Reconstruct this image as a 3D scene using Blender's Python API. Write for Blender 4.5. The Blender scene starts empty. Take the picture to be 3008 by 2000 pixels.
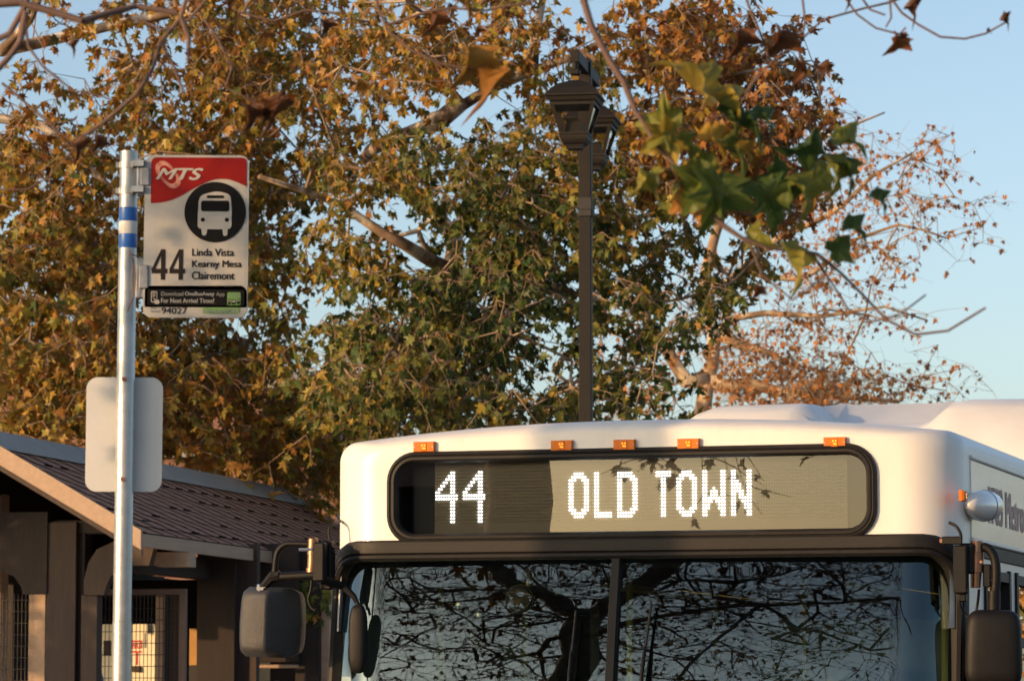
import bpy, bmesh, math, random
import numpy as np
from mathutils import Vector, Matrix
R = math.radians
SC = bpy.context.scene
COL = SC.collection
random.seed(4)

# ------------------------------------------------------------------ camera, sky, sun, exposure
CAM_H, FPX, CU, CV, HORIZON = 1.75, 10834.0, 1504.0, 1000.0, 2050.0
PITCH = math.atan((HORIZON - CV) / FPX)
cam = bpy.data.cameras.new('camera'); camo = bpy.data.objects.new('camera', cam); COL.objects.link(camo)
cam.sensor_width = 23.6; cam.lens = 85.0; cam.clip_start = 0.1; cam.clip_end = 2000
camo.location = (0, 0, CAM_H); camo.rotation_euler = (math.pi / 2 + PITCH, 0, 0)
cam.dof.use_dof = True; cam.dof.focus_distance = 14.6; cam.dof.aperture_fstop = 9.0
SC.camera = camo
SUN_AZ, SUN_EL = R(58.0), R(10.0)          # the sun stands low behind the camera, to its left
world = bpy.data.worlds.new("World"); SC.world = world; world.use_nodes = True
wn = world.node_tree.nodes; wn.clear()
sky = wn.new('ShaderNodeTexSky'); sky.sky_type = 'NISHITA'; sky.sun_disc = False
sky.sun_elevation = SUN_EL; sky.sun_rotation = math.pi + SUN_AZ
sky.altitude = 50; sky.air_density = 0.72; sky.dust_density = 2.1; sky.ozone_density = 0.6
bg = wn.new('ShaderNodeBackground'); bg.inputs[1].default_value = 0.15
wo = wn.new('ShaderNodeOutputWorld')
world.node_tree.links.new(sky.outputs[0], bg.inputs[0]); world.node_tree.links.new(bg.outputs[0], wo.inputs[0])
sun = bpy.data.lights.new('sun', 'SUN'); suno = bpy.data.objects.new('sun', sun); COL.objects.link(suno)
sun.energy = 2.95; sun.angle = R(0.55); sun.color = (1.0, 0.60, 0.29)
SDIR = Vector((-math.sin(SUN_AZ) * math.cos(SUN_EL), -math.cos(SUN_AZ) * math.cos(SUN_EL), math.sin(SUN_EL)))
suno.rotation_euler = SDIR.to_track_quat('Z', 'Y').to_euler()
SC.view_settings.view_transform = 'Standard'; SC.view_settings.look = 'None'
SC.view_settings.exposure = 0.70; SC.view_settings.gamma = 1.0
SC.cycles.max_bounces = 8; SC.cycles.transparent_max_bounces = 12; SC.cycles.use_denoising = True
SC.cycles.sample_clamp_indirect = 6.0; SC.cycles.caustics_reflective = False; SC.cycles.caustics_refractive = False

# ------------------------------------------------------------------ measuring helpers (photo pixel + distance -> point)
def ray(u, v):
    cx, cz = (u - CU) / FPX, -(v - CV) / FPX
    f = Vector((0, math.cos(PITCH), math.sin(PITCH))); up = Vector((0, -math.sin(PITCH), math.cos(PITCH)))
    return f + Vector((1, 0, 0)) * cx + up * cz
EYE = Vector((0, 0, CAM_H))
def P(u, v, y):
    d = ray(u, v)
    return EYE + d * (y / d.y)
class Frame:
    """local frame of a thing: x to its right, y away from us, z up, turned clockwise by th"""
    def __init__(s, x, y, th):
        s.o = Vector((x, y, 0)); s.th = th
        s.X = Vector((math.cos(th), -math.sin(th), 0)); s.Y = Vector((math.sin(th), math.cos(th), 0))
    def onY(s, u, v, yl=0.0):
        d = ray(u, v); t = (yl - (EYE - s.o).dot(s.Y)) / d.dot(s.Y); p = EYE + d * t - s.o
        return p.dot(s.X), p.z
    def onX(s, u, v, xl):
        d = ray(u, v); t = (xl - (EYE - s.o).dot(s.X)) / d.dot(s.X); p = EYE + d * t - s.o
        return p.dot(s.Y), p.z

# ------------------------------------------------------------------ mesh helpers
class MB:
    def __init__(s): s.v = []; s.f = []
    def quad_grid(s, rows, closed=False):
        b = len(s.v); n = len(rows[0])
        for r in rows: s.v += [tuple(p) for p in r]
        for i in range(len(rows) - 1):
            for j in range(n if closed else n - 1):
                k = (j + 1) % n
                s.f.append((b + i * n + j, b + i * n + k, b + (i + 1) * n + k, b + (i + 1) * n + j))
        return b, n
    def ngon(s, pts):
        b = len(s.v); s.v += [tuple(p) for p in pts]; s.f.append(tuple(range(b, b + len(pts))))
    def loft(s, rows, caps=True):
        b, n = s.quad_grid(rows, True)
        if caps:
            s.f.append(tuple(b + j for j in range(n))[::-1]); e = b + (len(rows) - 1) * n
            s.f.append(tuple(e + j for j in range(n)))
    def box(s, c, d, rot=None, bev=0.0):
        hx, hy, hz = d[0] / 2, d[1] / 2, d[2] / 2
        M = rot if rot is not None else Matrix.Identity(3)
        c = Vector(c)
        if bev <= 0:
            b = len(s.v)
            for x, y, z in ((-1,-1,-1),(1,-1,-1),(1,1,-1),(-1,1,-1),(-1,-1,1),(1,-1,1),(1,1,1),(-1,1,1)):
                s.v.append(tuple(c + M @ Vector((x * hx, y * hy, z * hz))))
            for f in ((3,2,1,0),(4,5,6,7),(0,1,5,4),(1,2,6,5),(2,3,7,6),(3,0,4,7)): s.f.append(tuple(b + i for i in f))
        else:
            rows = []
            for z, ins in ((-hz, bev), (-hz + bev, 0), (hz - bev, 0), (hz, bev)):
                a, e, q = hx - ins, hy - ins, bev
                pts = [(-a+q,-e),(a-q,-e),(a,-e+q),(a,e-q),(a-q,e),(-a+q,e),(-a,e-q),(-a,-e+q)]
                rows.append([c + M @ Vector((x, y, z)) for x, y in pts])
            s.loft(rows)
    def tube(s, pts, r, n=10, caps=True):
        pts = [Vector(p) for p in pts]; rows = []
        rr = r if isinstance(r, (list, tuple)) else [r] * len(pts)
        ref = None
        for i, p in enumerate(pts):
            t = (pts[min(i + 1, len(pts) - 1)] - pts[max(i - 1, 0)]).normalized()
            if ref is None: ref = t.orthogonal().normalized()
            ref = (ref - t * ref.dot(t)).normalized(); q = t.cross(ref)
            rows.append([p + (ref * math.cos(a) + q * math.sin(a)) * rr[i] for a in [2 * math.pi * k / n for k in range(n)]])
        s.loft(rows, caps)
    def lathe(s, c, prof, n=24, axis='Z', sides=None):
        c = Vector(c); rows = []
        for r, h in prof:
            row = []
            for k in range(n):
                a = 2 * math.pi * k / n
                q = Vector((r * math.cos(a), r * math.sin(a), h))
                if axis == 'Y': q = Vector((q.x, q.z, q.y))
                if axis == 'X': q = Vector((q.z, q.x, q.y))
                row.append(c + q)
            rows.append(row)
        s.loft(rows)
    def prism(s, poly, y0, y1):
        """poly in (x,z), extruded from y0 to y1"""
        s.loft([[(x, y0, z) for x, z in poly], [(x, y1, z) for x, z in poly]])
    def build(s, name, mat, parent=None, smooth=False, sharp=None, loc=None):
        me = bpy.data.meshes.new(name); me.from_pydata(s.v, [], s.f)
        bm = bmesh.new(); bm.from_mesh(me); bmesh.ops.recalc_face_normals(bm, faces=bm.faces)
        if sharp is not None:
            for e in bm.edges:
                if len(e.link_faces) == 2 and e.calc_face_angle(0) > R(sharp): e.smooth = False
        if smooth:
            for f in bm.faces: f.smooth = True
        bm.to_mesh(me); bm.free()
        me.materials.append(mat)
        o = bpy.data.objects.new(name, me); COL.objects.link(o)
        if parent: o.parent = parent
        if loc is not None: o.location = loc
        return o
def build_each(mb, name, mat, parent=None, **k):
    """every loose piece of mb becomes an object of its own"""
    par = list(range(len(mb.v)))
    def find(a):
        while par[a] != a: par[a] = par[par[a]]; a = par[a]
        return a
    for f in mb.f:
        r = find(f[0])
        for i in f[1:]: par[find(i)] = r
    groups = {}
    for f in mb.f: groups.setdefault(find(f[0]), []).append(f)
    for fs in groups.values():
        ids = sorted({i for f in fs for i in f}); mp = {i: n for n, i in enumerate(ids)}
        q = MB(); q.v = [mb.v[i] for i in ids]; q.f = [tuple(mp[i] for i in f) for f in fs]; q.build(name, mat, parent, **k)
def raw_mesh(name, V, F, mat, parent=None, smooth=False, attrs=None):
    """F: (n,k) int array of equal-sized faces"""
    me = bpy.data.meshes.new(name); n, k = F.shape
    me.vertices.add(len(V)); me.vertices.foreach_set('co', np.ascontiguousarray(V, dtype=np.float32).ravel())
    me.loops.add(n * k); me.loops.foreach_set('vertex_index', np.ascontiguousarray(F, dtype=np.int32).ravel())
    me.polygons.add(n); me.polygons.foreach_set('loop_start', np.arange(0, n * k, k, dtype=np.int32))
    me.polygons.foreach_set('use_smooth', np.full(n, bool(smooth)))
    for an, av in (attrs or {}).items():
        a = me.attributes.new(an, 'FLOAT', 'POINT'); a.data.foreach_set('value', np.ascontiguousarray(av, dtype=np.float32))
    me.update(calc_edges=True); me.validate()
    me.materials.append(mat)
    o = bpy.data.objects.new(name, me); COL.objects.link(o)
    if parent: o.parent = parent
    return o
def tag(o, label=None, cat=None, group=None, kind=None):
    if label: o['label'] = label
    if cat: o['category'] = cat
    if group: o['group'] = group
    if kind: o['kind'] = kind
    return o
def empty(name, loc=(0, 0, 0), rz=0.0, parent=None):
    o = bpy.data.objects.new(name, None); COL.objects.link(o); o.location = loc; o.rotation_euler = (0, 0, rz)
    o.empty_display_size = 0.2
    if parent: o.parent = parent
    return o
def boolean(o, cutters):
    for c in cutters:
        m = o.modifiers.new('cut', 'BOOLEAN'); m.operation = 'DIFFERENCE'; m.solver = 'EXACT'; m.object = c
    bpy.context.view_layer.update()
    dg = bpy.context.evaluated_depsgraph_get()
    me = bpy.data.meshes.new_from_object(o.evaluated_get(dg))
    o.modifiers.clear(); old = o.data; o.data = me; me.name = old.name; bpy.data.meshes.remove(old)
    for c in cutters: bpy.data.objects.remove(c)
def text(body, mat, parent, box, y, bold=0.0, shear=0.0, name='lettering', track=1.0, mirror=1):
    """flat lettering, facing -y, fitted into box (x0, z0, x1, z1)"""
    cu = bpy.data.curves.new(name, 'FONT'); cu.body = body; cu.size = 1.0; cu.shear = shear
    cu.resolution_u = 4; cu.space_character = track
    t = bpy.data.objects.new(name, cu); COL.objects.link(t); bpy.context.view_layer.update()
    me = bpy.data.meshes.new_from_object(t.evaluated_get(bpy.context.evaluated_depsgraph_get()))
    bpy.data.objects.remove(t)
    xs = [v.co.x for v in me.vertices]; zs = [v.co.y for v in me.vertices]
    a0, a1, b0, b1 = min(xs), max(xs), min(zs), max(zs); x0, z0, x1, z1 = box
    for v in me.vertices:
        X = x0 + (v.co.x - a0) / (a1 - a0) * (x1 - x0); Z = z0 + (v.co.y - b0) / (b1 - b0) * (z1 - z0)
        v.co = (X, y, Z)
    if bold:
        V = np.array([v.co[:] for v in me.vertices]); Fs = [tuple(p.vertices) for p in me.polygons]; n = len(V); h = (z1 - z0) * bold * 1.6; VV, FF = [], []
        for i, (ax, az) in enumerate(((0, 0), (-1, 0), (1, 0), (0, 0.5), (0, -0.5))):
            VV += [tuple(q) for q in V + np.array([ax * h, -0.00012 * i, az * h])]; FF += [tuple(k + n * i for k in f) for f in Fs]
        bpy.data.meshes.remove(me); me = bpy.data.meshes.new(name); me.from_pydata(VV, [], FF)
    me.materials.clear(); me.materials.append(mat)
    o = bpy.data.objects.new(name, me); COL.objects.link(o); o.parent = parent
    return o
def rrect(x0, z0, x1, z1, r, n=6):
    pts = []
    for cx, cz, a in ((x1 - r, z1 - r, 0), (x0 + r, z1 - r, 90), (x0 + r, z0 + r, 180), (x1 - r, z0 + r, 270)):
        for k in range(n + 1):
            t = R(a + 90 * k / n); pts.append((cx + r * math.cos(t), cz + r * math.sin(t)))
    return pts

# ------------------------------------------------------------------ materials
def mat(name, color, rough=0.5, metal=0.0, var=0.0, vscale=8.0, bump=0.0, bscale=60.0, spec=0.5, coat=0.0, stretch=(1, 1, 1), rvar=0.0):
    m = bpy.data.materials.new(name); m.use_nodes = True; N = m.node_tree.nodes; L = m.node_tree.links
    b = N['Principled BSDF']; b.inputs['Base Color'].default_value = (*color, 1)
    b.inputs['Roughness'].default_value = rough; b.inputs['Metallic'].default_value = metal
    b.inputs['Specular IOR Level'].default_value = spec; b.inputs['Coat Weight'].default_value = coat
    b.inputs['Coat Roughness'].default_value = 0.12
    if var or bump or rvar:
        tc = N.new('ShaderNodeTexCoord'); mp = N.new('ShaderNodeMapping'); mp.inputs['Scale'].default_value = stretch
        L.new(tc.outputs['Object'], mp.inputs[0])
    if var or rvar:
        no = N.new('ShaderNodeTexNoise'); no.inputs['Scale'].default_value = vscale; no.inputs['Detail'].default_value = 6
        no.inputs['Roughness'].default_value = 0.65; L.new(mp.outputs[0], no.inputs[0])
    if var:
        cr = N.new('ShaderNodeValToRGB'); e = cr.color_ramp.elements
        e[0].position = 0.3; e[1].position = 0.7
        e[0].color = (*[c * (1 - var) for c in color], 1); e[1].color = (*[min(1, c * (1 + var)) for c in color], 1)
        L.new(no.outputs[0], cr.inputs[0]); L.new(cr.outputs[0], b.inputs['Base Color'])
    if rvar:
        mr = N.new('ShaderNodeMapRange'); mr.inputs[3].default_value = max(0, rough - rvar); mr.inputs[4].default_value = rough + rvar
        L.new(no.outputs[0], mr.inputs[0]); L.new(mr.outputs[0], b.inputs['Roughness'])
    if bump:
        n2 = N.new('ShaderNodeTexNoise'); n2.inputs['Scale'].default_value = bscale; n2.inputs['Detail'].default_value = 4
        L.new(mp.outputs[0], n2.inputs[0]); bp = N.new('ShaderNodeBump'); bp.inputs['Strength'].default_value = bump
        bp.inputs['Distance'].default_value = 0.01
        L.new(n2.outputs[0], bp.inputs['Height']); L.new(bp.outputs[0], b.inputs['Normal'])
    return m
def emit(name, color, strength):
    m = bpy.data.materials.new(name); m.use_nodes = True; N = m.node_tree.nodes
    b = N['Principled BSDF']; b.inputs['Base Color'].default_value = (*color, 1)
    b.inputs['Emission Color'].default_value = (*color, 1); b.inputs['Emission Strength'].default_value = strength
    return m
def glass(name, tint, mult=2.0, wave=0.0, rough=0.0, base=0.0, refl=(1, 0.97, 0.9)):
    m = bpy.data.materials.new(name); m.use_nodes = True; N = m.node_tree.nodes; L = m.node_tree.links
    N.remove(N['Principled BSDF']); out = N['Material Output']
    tr = N.new('ShaderNodeBsdfTransparent'); tr.inputs[0].default_value = (*tint, 1)
    gl = N.new('ShaderNodeBsdfGlossy'); gl.inputs['Roughness'].default_value = rough; gl.inputs[0].default_value = (*refl, 1)
    fr = N.new('ShaderNodeFresnel'); fr.inputs[0].default_value = 1.5
    mu = N.new('ShaderNodeMath'); mu.operation = 'MULTIPLY_ADD'; mu.inputs[1].default_value = mult; mu.inputs[2].default_value = base; mu.use_clamp = True
    mx = N.new('ShaderNodeMixShader'); L.new(fr.outputs[0], mu.inputs[0]); L.new(mu.outputs[0], mx.inputs[0])
    L.new(tr.outputs[0], mx.inputs[1]); L.new(gl.outputs[0], mx.inputs[2]); L.new(mx.outputs[0], out.inputs[0])
    if wave:
        tc = N.new('ShaderNodeTexCoord'); mp = N.new('ShaderNodeMapping'); mp.inputs['Scale'].default_value = (1.2, 1.2, 4.0)
        no = N.new('ShaderNodeTexNoise'); no.inputs['Scale'].default_value = 2.2; no.inputs['Detail'].default_value = 1
        bp = N.new('ShaderNodeBump'); bp.inputs['Strength'].default_value = wave; bp.inputs['Distance'].default_value = 0.02
        L.new(tc.outputs['Object'], mp.inputs[0]); L.new(mp.outputs[0], no.inputs[0])
        L.new(no.outputs[0], bp.inputs['Height']); L.new(bp.outputs[0], gl.inputs['Normal'])
    return m
def leaf_mat(name, stops, trans=0.35, rough=0.5):
    m = bpy.data.materials.new(name); m.use_nodes = True; N = m.node_tree.nodes; L = m.node_tree.links
    b = N['Principled BSDF']; out = N['Material Output']; b.inputs['Roughness'].default_value = rough
    b.inputs['Specular IOR Level'].default_value = 0.35
    at = N.new('ShaderNodeAttribute'); at.attribute_name = 'tint'
    cr = N.new('ShaderNodeValToRGB'); els = cr.color_ramp.elements
    els[0].position = stops[0][0]; els[0].color = (*stops[0][1], 1); els[1].position = stops[-1][0]; els[1].color = (*stops[-1][1], 1)
    for p, c in stops[1:-1]: e = els.new(p); e.color = (*c, 1)
    L.new(at.outputs['Fac'], cr.inputs[0])
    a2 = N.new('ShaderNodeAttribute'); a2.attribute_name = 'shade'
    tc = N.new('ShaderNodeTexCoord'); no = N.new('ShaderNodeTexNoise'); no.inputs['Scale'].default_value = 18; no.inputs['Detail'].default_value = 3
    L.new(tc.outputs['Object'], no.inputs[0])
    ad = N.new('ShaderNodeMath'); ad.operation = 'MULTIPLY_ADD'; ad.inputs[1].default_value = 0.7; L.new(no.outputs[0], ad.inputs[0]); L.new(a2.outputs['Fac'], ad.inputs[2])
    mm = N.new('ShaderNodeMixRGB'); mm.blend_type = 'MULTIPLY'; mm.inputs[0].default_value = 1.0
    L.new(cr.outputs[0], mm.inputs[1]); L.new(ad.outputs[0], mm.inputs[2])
    L.new(mm.outputs[0], b.inputs['Base Color'])
    tl = N.new('ShaderNodeBsdfTranslucent'); L.new(mm.outputs[0], tl.inputs[0])
    mx = N.new('ShaderNodeMixShader'); mx.inputs[0].default_value = trans
    L.new(b.outputs[0], mx.inputs[1]); L.new(tl.outputs[0], mx.inputs[2]); L.new(mx.outputs[0], out.inputs[0])
    return m
def bark_mat(name, pale, brown, dark, scale=3.0):
    """plane-tree bark: pale smooth wood with flaking darker plates; thin twigs are plain brown (attribute 'thin')"""
    m = bpy.data.materials.new(name); m.use_nodes = True; N = m.node_tree.nodes; L = m.node_tree.links
    b = N['Principled BSDF']; b.inputs['Roughness'].default_value = 0.8; b.inputs['Specular IOR Level'].default_value = 0.2
    tc = N.new('ShaderNodeTexCoord'); no = N.new('ShaderNodeTexNoise'); no.inputs['Scale'].default_value = scale; no.inputs['Detail'].default_value = 5
    L.new(tc.outputs['Object'], no.inputs[0])
    cr = N.new('ShaderNodeValToRGB'); e = cr.color_ramp.elements; e[0].position = 0.42; e[0].color = (*dark, 1); e[1].position = 0.56; e[1].color = (*pale, 1)
    k = e.new(0.49); k.color = (*brown, 1); L.new(no.outputs[0], cr.inputs[0])
    at = N.new('ShaderNodeAttribute'); at.attribute_name = 'thin'
    mx = N.new('ShaderNodeMixRGB'); L.new(at.outputs['Fac'], mx.inputs[0]); L.new(cr.outputs[0], mx.inputs[1]); mx.inputs[2].default_value = (*brown, 1)
    L.new(mx.outputs[0], b.inputs['Base Color'])
    bp = N.new('ShaderNodeBump'); bp.inputs['Strength'].default_value = 0.4; bp.inputs['Distance'].default_value = 0.02
    L.new(no.outputs[0], bp.inputs['Height']); L.new(bp.outputs[0], b.inputs['Normal'])
    return m
M = {}
M['paint'] = mat('white_bus_paint', (0.70, 0.69, 0.665), 0.38, var=0.06, vscale=5, coat=0.18, rvar=0.08, stretch=(1, 1, 0.3))
M['sidepaint'] = mat('glossy_side_paint', (0.74, 0.735, 0.72), 0.3, var=0.05, vscale=4, coat=1.0)
M['rubber'] = mat('black_rubber', (0.013, 0.012, 0.012), 0.55, var=0.25, vscale=30, rvar=0.12, spec=0.25)
M['black'] = mat('black_plastic', (0.007, 0.007, 0.008), 0.5, var=0.2, vscale=20, bump=0.15, bscale=250, spec=0.2)
M['greyplastic'] = mat('textured_grey_plastic', (0.040, 0.040, 0.042), 0.36, var=0.15, vscale=25, bump=0.4, bscale=320)
M['bronze'] = mat('bronze_metal', (0.30, 0.16, 0.10), 0.38, metal=0.8, var=0.2, vscale=15)
M['brass'] = mat('dull_steel', (0.30, 0.29, 0.27), 0.4, metal=0.9)
M['chrome'] = mat('chrome', (0.8, 0.8, 0.78), 0.15, metal=1.0)
M['grabpole'] = mat('yellow_grab_pole', (0.62, 0.52, 0.16), 0.3)
M['galv'] = mat('galvanised_steel', (0.42, 0.42, 0.41), 0.38, metal=0.7, var=0.16, vscale=30, rvar=0.12, bump=0.05, bscale=120)
M['galvdark'] = mat('weathered_galvanised_steel', (0.30, 0.31, 0.33), 0.5, metal=0.7, var=0.2, vscale=40)
M['signwhite'] = mat('white_sign_sheet', (0.43, 0.42, 0.395), 0.5, var=0.08, vscale=9, spec=0.25)
M['signplain'] = mat('bare_aluminium_sheet', (0.62, 0.63, 0.63), 0.48, metal=0.15, var=0.07, vscale=6)
M['signedge'] = mat('sign_border_grey', (0.40, 0.41, 0.41), 0.5)
M['signred'] = mat('sign_red', (0.24, 0.009, 0.008), 0.5, var=0.08, vscale=8, spec=0.15)
M['signblack'] = mat('sign_black', (0.010, 0.010, 0.011), 0.6, spec=0.08)
M['signink'] = mat('sign_ink', (0.026, 0.022, 0.022), 0.6, spec=0.08)
M['signgreen'] = mat('sign_green', (0.16, 0.34, 0.07), 0.5)
M['signpink'] = mat('sign_pale_red', (0.60, 0.26, 0.20), 0.5)
M['signgrey'] = mat('sign_pale_grey', (0.30, 0.31, 0.30), 0.5)
M['tapeblue'] = mat('blue_tape', (0.02, 0.13, 0.50), 0.35, var=0.1)
M['tapewhite'] = mat('white_tape', (0.70, 0.70, 0.69), 0.35, var=0.06)
M['rust'] = mat('rusty_bolt', (0.20, 0.07, 0.03), 0.7)
M['amber'] = mat('amber_lens', (0.62, 0.15, 0.006), 0.35, spec=0.3)
M['amberlit'] = emit('amber_lit', (1.0, 0.40, 0.03), 0.9)
M['led'] = emit('white_led', (0.90, 0.94, 1.0), 2.6)
M['leddot'] = mat('unlit_led', (0.85, 0.78, 0.42), 0.4)
M['ledboard'] = mat('led_board', (0.28, 0.22, 0.15), 0.6, var=0.08, stretch=(0.2, 1, 60), vscale=2)
M['ledcase'] = mat('sign_case', (0.03, 0.03, 0.03), 0.7)
M['glass'] = glass('windshield_glass', (0.60, 0.74, 0.70), 2.6, wave=0.020, refl=(0.74, 0.95, 1.0))
M['signglass'] = glass('sign_window_glass', (0.86, 0.88, 0.85), 1.75, rough=0.0)
M['sideglass'] = glass('side_window_glass', (0.035, 0.035, 0.035), 4.0)
M['interior'] = mat('cabin_grey', (0.16, 0.17, 0.17), 0.7, var=0.1)
M['seatblue'] = mat('seat_fabric', (0.03, 0.05, 0.10), 0.9, var=0.3, vscale=40)
M['dash'] = mat('dashboard_vinyl', (0.025, 0.025, 0.025), 0.7)
M['redletter'] = mat('red_lettering', (0.74, 0.50, 0.45), 0.45)
M['tyre'] = mat('tyre_rubber', (0.02, 0.02, 0.02), 0.8)
M['lampmetal'] = mat('dark_bronze_lamp_metal', (0.013, 0.011, 0.010), 0.6, var=0.15, vscale=12, spec=0.2)
M['lampblack'] = mat('black_wrap', (0.015, 0.015, 0.016), 0.7)
M['lampglass'] = glass('lamp_glass', (0.9, 0.9, 0.86), 0.35)
M['shingle'] = mat('brown_shingle', (0.37, 0.21, 0.15), 0.85, var=0.25, spec=0.2, vscale=14, bump=0.5, bscale=180)
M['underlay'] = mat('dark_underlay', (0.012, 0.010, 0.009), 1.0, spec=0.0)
M['ridge'] = mat('grey_ridge_metal', (0.30, 0.32, 0.31), 0.5, var=0.12, vscale=5)
M['fascia'] = mat('tan_painted_timber', (0.34, 0.235, 0.16), 0.65, var=0.12, vscale=18, stretch=(1, 0.1, 1), bump=0.2, bscale=50)
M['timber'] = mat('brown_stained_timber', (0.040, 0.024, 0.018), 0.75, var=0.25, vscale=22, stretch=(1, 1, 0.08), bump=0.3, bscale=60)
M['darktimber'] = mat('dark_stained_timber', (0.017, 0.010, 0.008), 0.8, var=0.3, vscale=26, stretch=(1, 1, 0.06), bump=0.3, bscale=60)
M['meshwire'] = mat('dark_wire', (0.035, 0.028, 0.024), 0.6)
M['frame'] = mat('brown_steel_frame', (0.10, 0.06, 0.048), 0.6, var=0.15)
M['board'] = mat('cream_board', (0.80, 0.72, 0.52), 0.6, var=0.05)
M['red'] = mat('red_paint', (0.55, 0.03, 0.03), 0.5)
M['blue'] = mat('blue_plastic', (0.02, 0.10, 0.35), 0.4)
M['ochre'] = mat('ochre_wall', (0.42, 0.24, 0.08), 0.8, var=0.15)
M['asphalt'] = mat('asphalt', (0.05, 0.05, 0.052), 0.9, var=0.25, vscale=3, bump=0.4, bscale=90)
M['concrete'] = mat('concrete', (0.30, 0.29, 0.27), 0.85, var=0.12, vscale=2, bump=0.2, bscale=50)
M['earth'] = mat('dry_ground', (0.27, 0.22, 0.15), 0.95, var=0.3, vscale=0.6)
M['yellowline'] = mat('road_paint', (0.6, 0.42, 0.06), 0.7, var=0.1)
STOPS = [(0.0, (0.022, 0.055, 0.018)), (0.22, (0.062, 0.10, 0.022)), (0.42, (0.19, 0.19, 0.034)), (0.55, (0.37, 0.245, 0.04)),
         (0.68, (0.36, 0.175, 0.032)), (0.82, (0.26, 0.095, 0.024)), (1.0, (0.10, 0.042, 0.020))]
M['leaf'] = leaf_mat('sycamore_leaf', STOPS)
M['leaforange'] = leaf_mat('orange_leaf', [(0, (0.46, 0.21, 0.05)), (0.5, (0.46, 0.18, 0.04)), (1, (0.18, 0.075, 0.03))])
M['leafnear'] = leaf_mat('near_leaf', STOPS, trans=0.4)
M['bark'] = bark_mat('sycamore_bark', (0.56, 0.49, 0.40), (0.25, 0.175, 0.12), (0.15, 0.105, 0.075), 2.6)
M['barkfar'] = bark_mat('pale_bark', (0.50, 0.40, 0.28), (0.30, 0.20, 0.12), (0.20, 0.14, 0.09), 2.0)
M['barknear'] = bark_mat('brown_bark', (0.25, 0.19, 0.15), (0.15, 0.10, 0.085), (0.09, 0.065, 0.05), 6.0)
def brick_mat():
    m = bpy.data.materials.new('brick_wall'); m.use_nodes = True; N = m.node_tree.nodes; L = m.node_tree.links
    b = N['Principled BSDF']; b.inputs['Roughness'].default_value = 0.9
    tc = N.new('ShaderNodeTexCoord'); mp = N.new('ShaderNodeMapping'); mp.inputs['Rotation'].default_value = (math.pi / 2, 0, 0)
    br = N.new('ShaderNodeTexBrick'); br.inputs['Scale'].default_value = 4.5
    br.inputs['Color1'].default_value = (0.26, 0.12, 0.085, 1); br.inputs['Color2'].default_value = (0.20, 0.09, 0.065, 1); br.inputs['Mortar'].default_value = (0.22, 0.16, 0.13, 1)
    L.new(tc.outputs['Object'], mp.inputs[0]); L.new(mp.outputs[0], br.inputs[0]); L.new(br.outputs[0], b.inputs['Base Color'])
    return m
M['brick'] = brick_mat()

# ------------------------------------------------------------------ ground, road, pavement
g = MB(); g.ngon([(-600, -600, 0), (600, -600, 0), (600, 600, 0), (-600, 600, 0)]); tag(g.build('ground', M['earth']), kind='structure')
BUS = Frame(0.487, 14.85, R(16.7))
rd = empty('road_frame', (BUS.o.x, BUS.o.y, 0), -BUS.th)
rm = MB(); rm.ngon([(-2.0, -60, 0.004), (7.5, -60, 0.004), (7.5, 80, 0.004), (-2.0, 80, 0.004)])
rdo = rm.build('road', M['asphalt'], smooth=False); rdo.matrix_world = Matrix.Translation((BUS.o.x, BUS.o.y, 0)) @ Matrix.Rotation(-BUS.th, 4, 'Z'); tag(rdo, kind='structure')
rm = MB(); rm.box((-2.08, 10, 0.07), (0.16, 140, 0.14), bev=0.02)
ko = rm.build('kerb', M['concrete']); ko.matrix_world = rdo.matrix_world.copy(); tag(ko, kind='structure')
rm = MB(); rm.box((-7.66, 10, 0.065), (11.0, 140, 0.13))
ko = rm.build('pavement', M['concrete']); ko.matrix_world = rdo.matrix_world.copy(); tag(ko, kind='structure')
rm = MB(); rm.ngon([(2.7, -60, 0.008), (2.82, -60, 0.008), (2.82, 80, 0.008), (2.7, 80, 0.008)])
ko = rm.build('road_marking', M['yellowline']); ko.matrix_world = rdo.matrix_world.copy(); tag(ko, kind='structure')
bpy.data.objects.remove(rd)

# ------------------------------------------------------------------ trees
def frusta(P0, P1, R0, R1, n=5):
    """many tapered twig pieces at once"""
    P0, P1 = np.asarray(P0, float), np.asarray(P1, float); R0, R1 = np.asarray(R0, float), np.asarray(R1, float)
    d = P1 - P0; L = np.linalg.norm(d, axis=1, keepdims=True); d = d / np.maximum(L, 1e-6)
    a = np.where(np.abs(d[:, 2:3]) < 0.9, np.array([[0, 0, 1.0]]), np.array([[1.0, 0, 0]]))
    x = np.cross(d, a); x /= np.linalg.norm(x, axis=1, keepdims=True); y = np.cross(d, x)
    ang = np.arange(n) * 2 * np.pi / n
    ring = x[:, None, :] * np.cos(ang)[None, :, None] + y[:, None, :] * np.sin(ang)[None, :, None]
    A = P0[:, None] + ring * R0[:, None, None]; B = P1[:, None] + ring * R1[:, None, None]
    V = np.concatenate([A, B], 1).reshape(-1, 3); m = len(P0)
    j = np.arange(n); k = (j + 1) % n
    F = np.stack([j, k, k + n, j + n], 1)[None] + (np.arange(m) * 2 * n)[:, None, None]
    rad = np.concatenate([np.repeat(R0[:, None], n, 1), np.repeat(R1[:, None], n, 1)], 1).ravel()
    return V, F.reshape(-1, 4), rad
OUT = [(0, 0.0), (0.16, -0.10), (0.30, 0.02), (0.52, 0.02), (0.36, 0.20), (0.40, 0.30), (0.66, 0.56), (0.34, 0.50), (0.20, 0.46), (0.22, 0.72), (0.0, 1.05)]
LEAF2D = OUT + [(-x, y) for x, y in OUT[-2:0:-1]]
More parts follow.
